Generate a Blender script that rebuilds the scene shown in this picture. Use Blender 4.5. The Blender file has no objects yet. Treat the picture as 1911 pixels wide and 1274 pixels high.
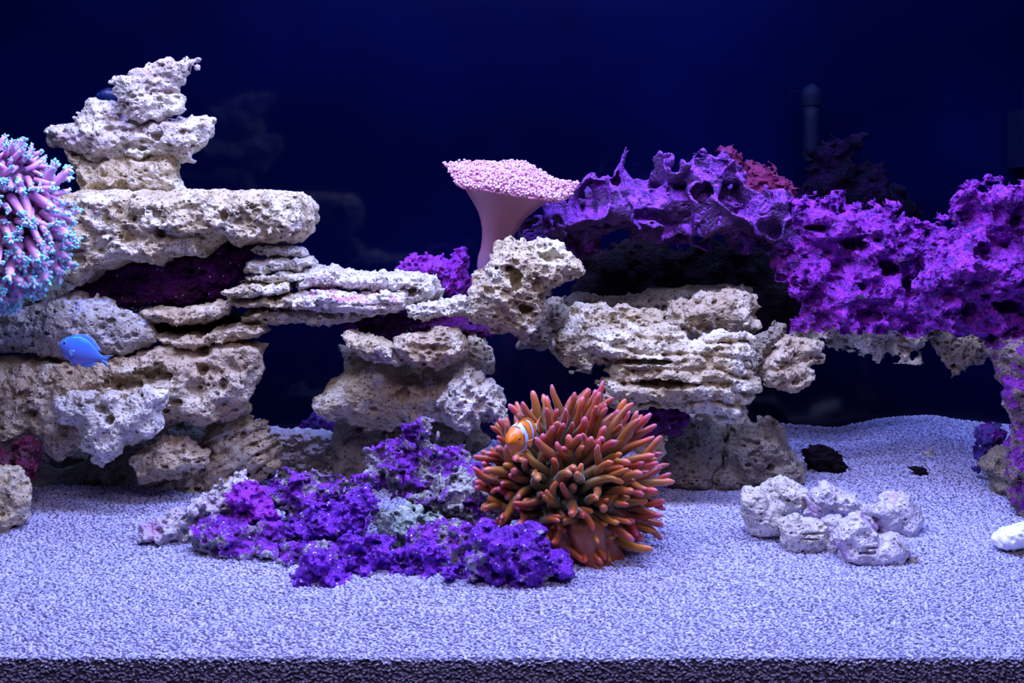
import bpy, math, random
import numpy as np
from mathutils import Vector, Matrix, Euler, Quaternion

random.seed(7); RNG = np.random.default_rng(11)
SC = bpy.context.scene
COL = SC.collection
PI = math.pi
# ------------------------------------------------------------------ camera, world, lights, exposure
FPX = 2548.0          # focal length in photo pixels
CX, CY = 955.5, 380.0 # principal column, horizon row
ZC = 0.5              # camera height above the tank floor
cam = bpy.data.objects.new('camera', bpy.data.cameras.new('camera')); COL.objects.link(cam)
cam.location = (0, 0, ZC); cam.rotation_euler = (PI/2, 0, 0)
cam.data.sensor_width = 36; cam.data.lens = 36*FPX/1911
cam.data.shift_x = 0.0; cam.data.shift_y = -(637-CY)/1911
cam.data.clip_start = 0.05; cam.data.clip_end = 20
SC.camera = cam
w = bpy.data.worlds.new('world'); SC.world = w; w.use_nodes = True
w.node_tree.nodes['Background'].inputs[0].default_value = (0.10, 0.14, 0.55, 1)
w.node_tree.nodes['Background'].inputs[1].default_value = 0.02
SC.view_settings.view_transform = 'Standard'; SC.view_settings.look = 'None'
SC.view_settings.gamma = 1; SC.view_settings.use_curve_mapping = False
SC.view_settings.exposure = -0.08
def area(name, loc, rot, sx, sy, power, color):
    l = bpy.data.lights.new(name, 'AREA'); l.shape = 'RECTANGLE'; l.size = sx; l.size_y = sy
    l.energy = power; l.color = color
    o = bpy.data.objects.new(name, l); o.location = loc; o.rotation_euler = rot; COL.objects.link(o); return o
# blue-white LED bar hung over the open tank, and a whiter strip along its front edge
area('blue_led_bar', (0.05, 1.86, 1.02), (0, 0, 0), 1.5, 0.06, 10.0, (0.26, 0.34, 1.0))
area('blue_led_bar', (0.05, 1.42, 1.02), (0, 0, 0), 1.5, 0.06, 30.0, (0.26, 0.34, 1.0))
area('white_led_strip', (-0.05, 1.33, 1.12), (math.radians(24), 0, 0), 1.4, 0.06, 6.0, (1.0, 0.86, 0.56))
area('front_fill_light', (0.0, 0.50, 1.27), (math.radians(45), 0, 0), 1.0, 0.25, 8.0, (0.70, 0.58, 1.0))  # added unseen fill that brightens the cut face of the sand

# ------------------------------------------------------------------ noise, surface extraction
LAT = RNG.random((64, 64, 64), dtype=np.float32)*2-1
def vnoise(x, y, z):
    xi = np.floor(x).astype(np.int32); yi = np.floor(y).astype(np.int32); zi = np.floor(z).astype(np.int32)
    fx = x-xi; fy = y-yi; fz = z-zi
    fx = fx*fx*(3-2*fx); fy = fy*fy*(3-2*fy); fz = fz*fz*(3-2*fz)
    x0 = xi & 63; x1 = (xi+1) & 63; y0 = yi & 63; y1 = (yi+1) & 63; z0 = zi & 63; z1 = (zi+1) & 63
    def g(a, b, c): return LAT[a, b, c]
    a = g(x0,y0,z0)*(1-fx)+g(x1,y0,z0)*fx; b = g(x0,y1,z0)*(1-fx)+g(x1,y1,z0)*fx
    c = g(x0,y0,z1)*(1-fx)+g(x1,y0,z1)*fx; d = g(x0,y1,z1)*(1-fx)+g(x1,y1,z1)*fx
    return (a*(1-fy)+b*fy)*(1-fz)+(c*(1-fy)+d*fy)*fz
def fbm(x, y, z, s, octs=3, gain=0.5, off=0.0):
    r = 0; a = 1.0; t = 0; f = 1.0/s
    for k in range(octs):
        r = r + a*vnoise(x*f+off+17.3*k, y*f+off*1.7+5.1*k, z*f+off*0.6+9.7*k); t += a; a *= gain; f *= 2.03
    return r/t*1.6
def sdf_poly(px, py, P):
    d2 = np.full(px.shape, 1e12, np.float32); ins = np.zeros(px.shape, bool)
    n = len(P)
    for i in range(n):
        ax, ay = P[i]; bx, by = P[(i+1) % n]
        ex, ey = bx-ax, by-ay; L = ex*ex+ey*ey+1e-9
        t = np.clip(((px-ax)*ex+(py-ay)*ey)/L, 0, 1)
        d2 = np.minimum(d2, (px-ax-t*ex)**2+(py-ay-t*ey)**2)
        if ay != by:
            c = ((ay > py) != (by > py)) & (px < ex*(py-ay)/ey+ax)
            ins ^= c
    d = np.sqrt(d2); return np.where(ins, -d, d)
def bilin(G, x, y):
    x = np.clip(x, 0, G.shape[0]-1.001); y = np.clip(y, 0, G.shape[1]-1.001)
    i = x.astype(np.int32); j = y.astype(np.int32); a = x-i; b = y-j
    return (G[i,j]*(1-a)+G[i+1,j]*a)*(1-b)+(G[i,j+1]*(1-a)+G[i+1,j+1]*a)*b
def surface_nets(f):
    nx, ny, nz = f.shape
    s = f < 0
    c = np.zeros((nx-1, ny-1, nz-1), np.uint8)
    for i in (0,1):
        for j in (0,1):
            for k in (0,1): c += s[i:nx-1+i, j:ny-1+j, k:nz-1+k]
    act = (c > 0) & (c < 8)
    idx = np.full(act.shape, -1, np.int32); I, J, K = np.nonzero(act); n = len(I)
    idx[I, J, K] = np.arange(n)
    acc = np.zeros((n, 3), np.float32); cnt = np.zeros(n, np.float32)
    cs = [(i,j,k) for i in (0,1) for j in (0,1) for k in (0,1)]
    for a in cs:
        for ax in range(3):
            if a[ax] == 1: continue
            b = list(a); b[ax] = 1
            fa = f[I+a[0], J+a[1], K+a[2]]; fb = f[I+b[0], J+b[1], K+b[2]]
            m = (fa < 0) != (fb < 0)
            t = np.where(m, fa/(fa-fb+np.where(m, 0, 1)), 0)
            p = np.tile(np.array(a, np.float32), (n, 1)); p[:, ax] += t
            acc += p*m[:, None]; cnt += m
    V = acc/cnt[:, None]+np.stack([I, J, K], 1)
    F = []
    for ax in range(3):
        o1, o2 = [(1,2),(2,0),(0,1)][ax]
        sl0 = [slice(1, -1)]*3; sl0[ax] = slice(0, -1); sl1 = list(sl0); sl1[ax] = slice(1, None)
        A = s[tuple(sl0)]; B = s[tuple(sl1)]; X = np.stack(np.nonzero(A != B), 1)
        if not len(X): continue
        inA = A[tuple(X.T)]
        P = X.copy(); P[:, o1] += 1; P[:, o2] += 1
        def at(d1, d2):
            Q = P.copy(); Q[:, o1] += d1; Q[:, o2] += d2; return idx[Q[:,0], Q[:,1], Q[:,2]]
        q = np.stack([at(-1,-1), at(0,-1), at(0,0), at(-1,0)], 1)
        q[~inA] = q[~inA][:, ::-1]
        F.append(q)
    return V, np.concatenate(F)
def mesh_from(name, V, F, mat, smooth=True, attrs=None):
    V = np.asarray(V, np.float32); F = np.asarray(F, np.int32)
    me = bpy.data.meshes.new(name); n, k = F.shape
    me.vertices.add(len(V)); me.vertices.foreach_set('co', V.ravel())
    me.loops.add(n*k); me.loops.foreach_set('vertex_index', F.ravel())
    me.polygons.add(n); me.polygons.foreach_set('loop_start', np.arange(0, n*k, k, dtype=np.int32))
    me.update(calc_edges=True)
    me.polygons.foreach_set('use_smooth', np.full(n, bool(smooth)))
    if attrs:
        for an, av in attrs.items():
            if av.ndim == 1:
                a = me.attributes.new(an, 'FLOAT', 'POINT'); a.data.foreach_set('value', av.astype(np.float32))
            else:
                a = me.attributes.new(an, 'FLOAT_COLOR', 'POINT')
                a.data.foreach_set('color', np.concatenate([av, np.ones((len(av), 1))], 1).astype(np.float32).ravel())
    if mat: me.materials.append(mat)
    return me
def link(name, me, parent=None, loc=None):
    o = bpy.data.objects.new(name, me); COL.objects.link(o)
    if parent: o.parent = parent
    if loc is not None: o.location = loc
    return o
def tag(o, label=None, cat=None, group=None, kind=None):
    if label: o['label'] = label
    if cat: o['category'] = cat
    if group: o['group'] = group
    if kind: o['kind'] = kind
    return o
def P3(px, py, D): return Vector(((px-CX)*D/FPX, D, ZC-(py-CY)*D/FPX))
def tr(ox, oy, s, pts): return [(ox+x*s, oy+y*s) for x, y in pts]
def Z1(*p): return tr(0, 60, .3924, p)
def Z2(*p): return tr(0, 500, .42384, p)
def Z3(*p): return tr(420, 420, .37673, p)
def Z4(*p): return tr(700, 260, .31397, p)
def Z5(*p): return tr(940, 520, .32961, p)
def Z6(*p): return tr(1220, 240, .39239, p)
def Z7(*p): return tr(240, 760, .34537, p)
def Z8(*p): return tr(780, 700, .33744, p)
def Z9(*p): return tr(1340, 740, .2988, p)

# ------------------------------------------------------------------ materials
def nt(name):
    m = bpy.data.materials.new(name); m.use_nodes = True; t = m.node_tree
    return m, t, t.nodes['Principled BSDF']
def N(t, kind, **kw):
    n = t.nodes.new(kind)
    for k, v in kw.items():
        if k.startswith('_'): n.inputs[k[1:].replace('_', ' ')].default_value = v
        else: setattr(n, k, v)
    return n
def mixc(t, fac, a, b, mode='MIX'):
    n = t.nodes.new('ShaderNodeMix'); n.data_type = 'RGBA'; n.blend_type = mode
    for s, v in ((0, fac), (6, a), (7, b)):
        if isinstance(v, bpy.types.NodeSocket): t.links.new(v, n.inputs[s])
        else: n.inputs[s].default_value = v if s == 0 else (*v, 1)
    return n.outputs[2]
def ramp(t, src, a, b, va=0.0, vb=1.0):
    n = t.nodes.new('ShaderNodeMapRange'); n.interpolation_type = 'SMOOTHSTEP'
    t.links.new(src, n.inputs[0])
    for i, v in enumerate((a, b, va, vb)): n.inputs[1+i].default_value = v
    return n.outputs[0]
def math2(t, op, a, b):
    n = t.nodes.new('ShaderNodeMath'); n.operation = op
    for i, v in enumerate((a, b)):
        if isinstance(v, bpy.types.NodeSocket): t.links.new(v, n.inputs[i])
        else: n.inputs[i].default_value = v
    return n.outputs[0]
def rock_mat(name, base=(.58,.47,.28), dark=(.17,.10,.04), light=(.83,.78,.62), algae=None, algae2=None, amt=0.0, up=0.0, pores=1.0, bump=1.0, spots=0.0, seed=0.0, low=None, spec=.3):
    """porous limestone; algae = crust colour, amt = share covered, up = how much it prefers surfaces that face the lamp"""
    m, t, b = nt(name)
    tc = N(t, 'ShaderNodeTexCoord'); mp = N(t, 'ShaderNodeMapping'); mp.inputs[1].default_value = (seed, seed*.7, seed*1.3)
    t.links.new(tc.outputs['Object'], mp.inputs[0]); co = mp.outputs[0]
    def noise(s, d=4, r=.55):
        n = N(t, 'ShaderNodeTexNoise', _Scale=s, _Detail=d, _Roughness=r); t.links.new(co, n.inputs['Vector']); return n.outputs[0]
    def vor(s, feat='F1'):
        n = N(t, 'ShaderNodeTexVoronoi', feature=feat, _Scale=s, _Randomness=1.0); t.links.new(co, n.inputs['Vector']); return n
    n1 = noise(22); n2 = noise(75, 5, .65); n3 = noise(330, 3, .6)
    c = mixc(t, ramp(t, n1, .44, .68), base, light)
    c = mixc(t, ramp(t, n2, .50, .68, 0, .75), c, dark)
    vs = vor(230); vc = N(t, 'ShaderNodeSeparateColor'); t.links.new(vs.outputs['Color'], vc.inputs[0])
    gate = math2(t, 'GREATER_THAN', vc.outputs[0], .62)
    pore = math2(t, 'MULTIPLY', ramp(t, vs.outputs['Distance'], .16, .34, 1, 0), gate)
    c = mixc(t, math2(t, 'MULTIPLY', pore, .75*pores), c, tuple(x*.35 for x in dark))
    if algae:
        n4 = noise(34, 5, .6); geo = N(t, 'ShaderNodeNewGeometry'); sx = N(t, 'ShaderNodeSeparateXYZ')
        t.links.new(geo.outputs['True Normal'], sx.inputs[0])
        v = math2(t, 'ADD', n4, math2(t, 'MULTIPLY', sx.outputs[2], up))
        if low is not None:
            sp_ = N(t, 'ShaderNodeSeparateXYZ'); t.links.new(tc.outputs['Object'], sp_.inputs[0])
            v = math2(t, 'ADD', v, ramp(t, sp_.outputs[2], low-.012, low+.012, -.45, .10))
        th = 0.5+(.5-amt)*.62
        mask = ramp(t, v, th-.035, th+.035)
        ac = mixc(t, ramp(t, n2, .42, .62), algae, algae2 or algae)
        ac = mixc(t, ramp(t, n3, .5, .72, 0, .5), ac, tuple(min(1, x*1.5+.2*max(algae)) for x in algae))
        c = mixc(t, mask, c, ac)
    if spots:
        v2 = vor(190); g2 = N(t, 'ShaderNodeSeparateColor'); t.links.new(v2.outputs['Color'], g2.inputs[0])
        sp = math2(t, 'MULTIPLY', ramp(t, v2.outputs['Distance'], .16, .26, 1, 0), math2(t, 'GREATER_THAN', g2.outputs[1], 1-spots))
        c = mixc(t, sp, c, (.85, .85, .95))
    t.links.new(c, b.inputs['Base Color']); b.inputs['Roughness'].default_value = .62
    b.inputs['Specular IOR Level'].default_value = spec
    h = math2(t, 'ADD', math2(t, 'MULTIPLY', n2, 1.1), math2(t, 'MULTIPLY', n3, .55))
    h = math2(t, 'SUBTRACT', h, math2(t, 'MULTIPLY', pore, .9*pores))
    v3 = noise(150, 2, .5); h = math2(t, 'ADD', h, math2(t, 'MULTIPLY', math2(t, 'ABSOLUTE', math2(t, 'SUBTRACT', v3, .5), 0), -2.2))
    bp = N(t, 'ShaderNodeBump', _Strength=.75*bump, _Distance=.0045); t.links.new(h, bp.inputs['Height'])
    t.links.new(bp.outputs[0], b.inputs['Normal'])
    return m
PUR = (.31,.02,.44); PUR2 = (.16,.015,.34)
M = {}
M['cream'] = rock_mat('cream_limestone')
M['cream2'] = rock_mat('cream_limestone_brown_stained', base=(.52,.40,.25), dark=(.20,.12,.05), light=(.72,.63,.45), seed=3)
M['pale'] = rock_mat('pale_limestone', base=(.66,.60,.50), dark=(.30,.24,.18), light=(.86,.82,.74), seed=5)
M['pinky'] = rock_mat('cream_limestone_pink_tinge', base=(.62,.54,.46), algae=(.58,.36,.52), algae2=(.42,.32,.56), amt=.22, up=.13, seed=8)
M['pinkpale'] = rock_mat('pale_limestone_pink_crust', base=(.72,.66,.60), light=(.90,.88,.86), algae=(.70,.22,.50), algae2=(.75,.45,.66), amt=.30, up=.1, seed=19)
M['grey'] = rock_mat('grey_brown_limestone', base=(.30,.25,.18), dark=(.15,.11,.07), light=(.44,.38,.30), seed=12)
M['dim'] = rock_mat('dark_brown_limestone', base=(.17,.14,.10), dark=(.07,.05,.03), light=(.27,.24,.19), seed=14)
M['bluepatch'] = rock_mat('limestone_with_pale_blue_patch', base=(.42,.37,.30), light=(.60,.56,.50), algae=(.62,.64,.92), algae2=(.5,.52,.8), amt=.22, up=.10, seed=21)
M['purple'] = rock_mat('violet_coralline_crust', algae=PUR, algae2=(.30,.04,.52), amt=.93, up=.25, dark=(.14,.05,.2), seed=2)
M['violet'] = rock_mat('violet_top_tan_underside', base=(.50,.42,.32), algae=PUR, algae2=(.07,.006,.17), amt=.78, up=.20, seed=4, low=.040)
M['violet2'] = rock_mat('violet_pillar_crust', base=(.22,.17,.12), light=(.34,.28,.22), algae=(.20,.015,.26), algae2=(.07,.006,.14), amt=.45, up=.20, seed=4)
M['sanded'] = rock_mat('brown_rock_dusted_with_sand', base=(.22,.18,.13), dark=(.10,.07,.04), light=(.32,.28,.22), algae=(.80,.78,.86), algae2=(.6,.58,.66), amt=.25, up=.50, seed=51)
M['ruffle'] = rock_mat('violet_ruffled_plate', base=(.06,.012,.10), dark=(.02,.006,.03), light=(.10,.03,.16), algae=(.30,.05,.52), algae2=(.07,.01,.16), amt=.46, up=.26, pores=.6, seed=6)
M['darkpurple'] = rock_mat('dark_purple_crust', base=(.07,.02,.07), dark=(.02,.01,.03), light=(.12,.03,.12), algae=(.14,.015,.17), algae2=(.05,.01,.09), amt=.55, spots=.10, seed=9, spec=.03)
M['maroon'] = rock_mat('maroon_crust', base=(.10,.03,.05), dark=(.08,.02,.05), light=(.14,.04,.06), algae=(.13,.008,.05), amt=.5, seed=10)
M['crimson'] = rock_mat('crimson_crust', base=(.16,.008,.07), dark=(.06,.004,.03), light=(.24,.015,.11), pores=.4, seed=61)
M['rubble'] = rock_mat('violet_rubble', base=(.30,.29,.26), dark=(.05,.04,.05), light=(.66,.66,.64), algae=(.26,.03,.52), algae2=(.07,.005,.16), amt=.52, up=.10, spots=.16, seed=31)
M['rubble2'] = rock_mat('violet_rubble_bright', base=(.36,.33,.36), dark=(.12,.08,.14), light=(.62,.58,.66), algae=(.22,.025,.56), algae2=(.08,.008,.22), amt=.64, up=.05, spots=.20, seed=33)
M['mottled'] = rock_mat('mottled_grey_green_rubble', base=(.36,.37,.32), dark=(.08,.09,.07), light=(.66,.67,.62), algae=(.26,.035,.48), algae2=(.12,.02,.24), amt=.40, up=.06, spots=.25, seed=35)
M['green'] = rock_mat('grey_green_rubble', base=(.26,.32,.27), dark=(.06,.09,.07), light=(.46,.52,.44), algae=(.2,.03,.34), amt=.16, spots=.15, seed=37)
M['black_rock_shade'] = rock_mat('black_rubble_and_shade', base=(.012,.008,.012), dark=(.005,.004,.005), light=(.02,.012,.02), seed=39, spec=.03)  # black stone colour; also paints the darkness inside the cave
M['lav'] = rock_mat('lavender_pale_rubble', base=(.60,.54,.56), dark=(.22,.17,.20), light=(.82,.78,.80), algae=(.55,.36,.55), amt=.36, seed=41)
M['white'] = rock_mat('white_shell', base=(.85,.86,.84), dark=(.66,.70,.68), light=(.95,.95,.95), pores=.5, bump=.4, seed=43)
M['mauve_reflection'] = rock_mat('painted_mauve_reflection', base=(.002,.001,.008), dark=(.0005,.0005,.002), light=(.003,.002,.012), algae=(.005,.001,.014), amt=.5, seed=45, spec=.03)  # near-black tint of a back-panel reflection, painted on a solid
M['bluegem'] = rock_mat('deep_blue_violet_crust', base=(.05,.02,.20), dark=(.02,.01,.08), light=(.15,.10,.45), algae=(.22,.02,.4), amt=.4, spots=.2, seed=47)
def plain(name, col, rough=.5, spec=.4, **kw):
    m, t, b = nt(name); b.inputs['Base Color'].default_value = (*col, 1); b.inputs['Roughness'].default_value = rough
    b.inputs['Specular IOR Level'].default_value = spec
    n = N(t, 'ShaderNodeTexNoise', _Scale=kw.get('ns', 60), _Detail=3)
    t.links.new(mixc(t, ramp(t, n.outputs[0], .3, .7), tuple(x*.82 for x in col), col), b.inputs['Base Color'])
    return m

# ------------------------------------------------------------------ tank: setting
def box(name, x0, x1, y0, y1, z0, z1, mat, parent=None):
    V = [(x, y, z) for x in (x0, x1) for y in (y0, y1) for z in (z0, z1)]
    F = [(0,1,3,2), (4,6,7,5), (0,4,5,1), (2,3,7,6), (0,2,6,4), (1,5,7,3)]
    return link(name, mesh_from(name, V, F, mat, smooth=False), parent)
mb, t, b = nt('dark_blue_back_panel')
n = N(t, 'ShaderNodeTexNoise', _Scale=3.0, _Detail=4)
tc = N(t, 'ShaderNodeTexCoord'); t.links.new(tc.outputs['Object'], n.inputs['Vector'])
t.links.new(mixc(t, ramp(t, n.outputs[0], .35, .7), (.0001,.0008,.012), (.0002,.0014,.022)), b.inputs['Base Color'])
b.inputs['Roughness'].default_value = .09; b.inputs['Specular IOR Level'].default_value = .25
BACK = 2.03
tag(box('wall_back', -.86, .84, BACK, BACK+.012, 0, .92, mb), kind='structure')
tag(box('wall_left', -.872, -.86, 1.284, BACK, 0, .92, mb), kind='structure')
tag(box('wall_right', .84, .852, 1.284, BACK, 0, .92, mb), kind='structure')
tag(box('floor', -.872, .852, 1.27, BACK+.012, -.02, 0, plain('tank_base', (.02,.02,.03))), kind='structure')
gm = bpy.data.materials.new('front_glass'); gm.use_nodes = True; t = gm.node_tree; t.nodes.clear()
out = N(t, 'ShaderNodeOutputMaterial'); tr_ = N(t, 'ShaderNodeBsdfTransparent'); gl = N(t, 'ShaderNodeBsdfGlossy', _Roughness=.01)
tr_.inputs[0].default_value = (.985, .99, .99, 1); fr = N(t, 'ShaderNodeFresnel', _IOR=1.15); mx = N(t, 'ShaderNodeMixShader'); bf = N(t, 'ShaderNodeNewGeometry')
ff = math2(t, 'MULTIPLY', fr.outputs[0], math2(t, 'SUBTRACT', 1.0, bf.outputs['Backfacing']))
for a_, b_ in ((ff, mx.inputs[0]), (tr_.outputs[0], mx.inputs[1]), (gl.outputs[0], mx.inputs[2]), (mx.outputs[0], out.inputs[0])): t.links.new(a_, b_)
tag(box('window_1', -.86, .84, 1.272, 1.284, 0, 1.0, gm), kind='structure')

# sand: height field rising towards the back, with a drift at the back right
CREST = [(-100,812),(500,812),(640,812),(900,830),(1250,840),(1460,800),(1560,808),(1640,795),(1740,783),(1850,799),(2000,806)]
def sand_z(x, y):
    x = np.asarray(x, np.float64); y = np.asarray(y, np.float64)
    px = CX+x*FPX/y
    zb = ZC-(np.interp(px, [c[0] for c in CREST], [c[1] for c in CREST])-CY)*2.0/FPX
    zf = .0673; k = np.clip((y-1.3)/.7, 0, 1.05)
    lin = zf+.0952*k
    z = lin+(zb-.1625)*np.clip((k-.55)/.45, 0, 1)
    n = vnoise(x*9+3, y*9+1, x*0+2.5)*.004+vnoise(x*26+3, y*26+1, x*0+7.5)*.0016
    return z+n*np.clip((y-1.3)/.06, 0.25, 1)
ms, t, b = nt('white_coral_sand'); b.inputs['Roughness'].default_value = .7
oi = N(t, 'ShaderNodeObjectInfo')
t.links.new(mixc(t, ramp(t, oi.outputs['Random'], .0, 1.0), (.36,.36,.54), (.62,.61,.86)), b.inputs['Base Color'])
msb, t, b = nt('sand_gap_shade'); b.inputs['Roughness'].default_value = .9  # shade in the gaps between grains, painted into the bed colour
n = N(t, 'ShaderNodeTexNoise', _Scale=260., _Detail=3)
t.links.new(mixc(t, ramp(t, n.outputs[0], .4, .6), (.06,.05,.10), (.20,.18,.26)), b.inputs['Base Color'])
nx, ny = 360, 150
xs = np.linspace(-1, 1, nx); ys = 1.300+(BACK-.002-1.300)*np.linspace(0, 1, ny)
XX, YY = np.meshgrid(xs, ys, indexing='ij'); XX = XX*.848-.01
ZZ = sand_z(XX, YY)
V = np.stack([XX, YY, ZZ], -1).reshape(-1, 3)
ii, jj = np.meshgrid(np.arange(nx-1), np.arange(ny-1), indexing='ij'); a = (ii*ny+jj).ravel()
F = np.stack([a, a+ny, a+ny+1, a+1], 1)
# the cut face of the sand against the front glass
nb = 12; V2 = []
for k in range(nb):
    zz = ZZ[:, 0]*(1-(k+1)/nb); V2.append(np.stack([XX[:, 0], np.full(nx, 1.300), zz], 1))
V2 = np.concatenate(V2); off = len(V)
top = np.arange(nx)*ny; rows = [top]+[off+k*nx+np.arange(nx) for k in range(nb)]
F2 = np.concatenate([np.stack([r1[:-1], r1[1:], r0[1:], r0[:-1]], 1) for r0, r1 in zip(rows[:-1], rows[1:])])
sand = link('sand_bed', mesh_from('sand_bed', np.concatenate([V, V2]), np.concatenate([F, F2]), msb))
tag(sand, 'bed of coarse white coral sand covering the bottom of the aquarium', 'sand', kind='stuff')
def ico(sub=1):
    import bmesh
    bm = bmesh.new(); bmesh.ops.create_icosphere(bm, subdivisions=sub, radius=1)
    V = np.array([v.co[:] for v in bm.verts]); F = np.array([[v.index for v in f.verts] for f in bm.faces]); bm.free(); return V, F
iv, if_ = ico(1)
gv = iv*np.array([1.5, .95, .7])+np.stack([0*iv[:,0], .35*iv[:,0]**2, .15*iv[:,0]], 1)
grain_me = mesh_from('grain', gv*.00198, if_, ms)
gobj = bpy.data.objects.new('grain_shape', grain_me)       # only instanced by the sand's geometry nodes, never linked
ng = bpy.data.node_groups.new('sand_grains', 'GeometryNodeTree')
ng.interface.new_socket('Geometry', in_out='INPUT', socket_type='NodeSocketGeometry')
ng.interface.new_socket('Geometry', in_out='OUTPUT', socket_type='NodeSocketGeometry')
gi = ng.nodes.new('NodeGroupInput'); go = ng.nodes.new('NodeGroupOutput')
dp = ng.nodes.new('GeometryNodeDistributePointsOnFaces'); dp.inputs['Density'].default_value = 88000
oin = ng.nodes.new('GeometryNodeObjectInfo'); oin.inputs['Object'].default_value = gobj; oin.inputs['As Instance'].default_value = True
ip = ng.nodes.new('GeometryNodeInstanceOnPoints')
rv = ng.nodes.new('FunctionNodeRandomValue'); rv.data_type = 'FLOAT_VECTOR'
rv.inputs[0].default_value = (-.5, -.5, 0); rv.inputs[1].default_value = (.5, .5, 6.28)
rs = ng.nodes.new('FunctionNodeRandomValue'); rs.data_type = 'FLOAT_VECTOR'; rs.inputs[0].default_value = (.55,.6,.6); rs.inputs[1].default_value = (1.3,1.2,1.3); rs.inputs['Seed'].default_value = 3
jn = ng.nodes.new('GeometryNodeJoinGeometry'); er = ng.nodes.new('FunctionNodeRotateEuler') if False else None
L = ng.links.new
L(gi.outputs[0], dp.inputs['Mesh']); L(dp.outputs['Points'], ip.inputs['Points']); L(oin.outputs['Geometry'], ip.inputs['Instance'])
L(rv.outputs[0], ip.inputs['Rotation']); L(rs.outputs[0], ip.inputs['Scale'])
L(ip.outputs[0], jn.inputs[0]); L(gi.outputs[0], jn.inputs[0]); L(jn.outputs[0], go.inputs[0])
mo = sand.modifiers.new('grains', 'NODES'); mo.node_group = ng

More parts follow.
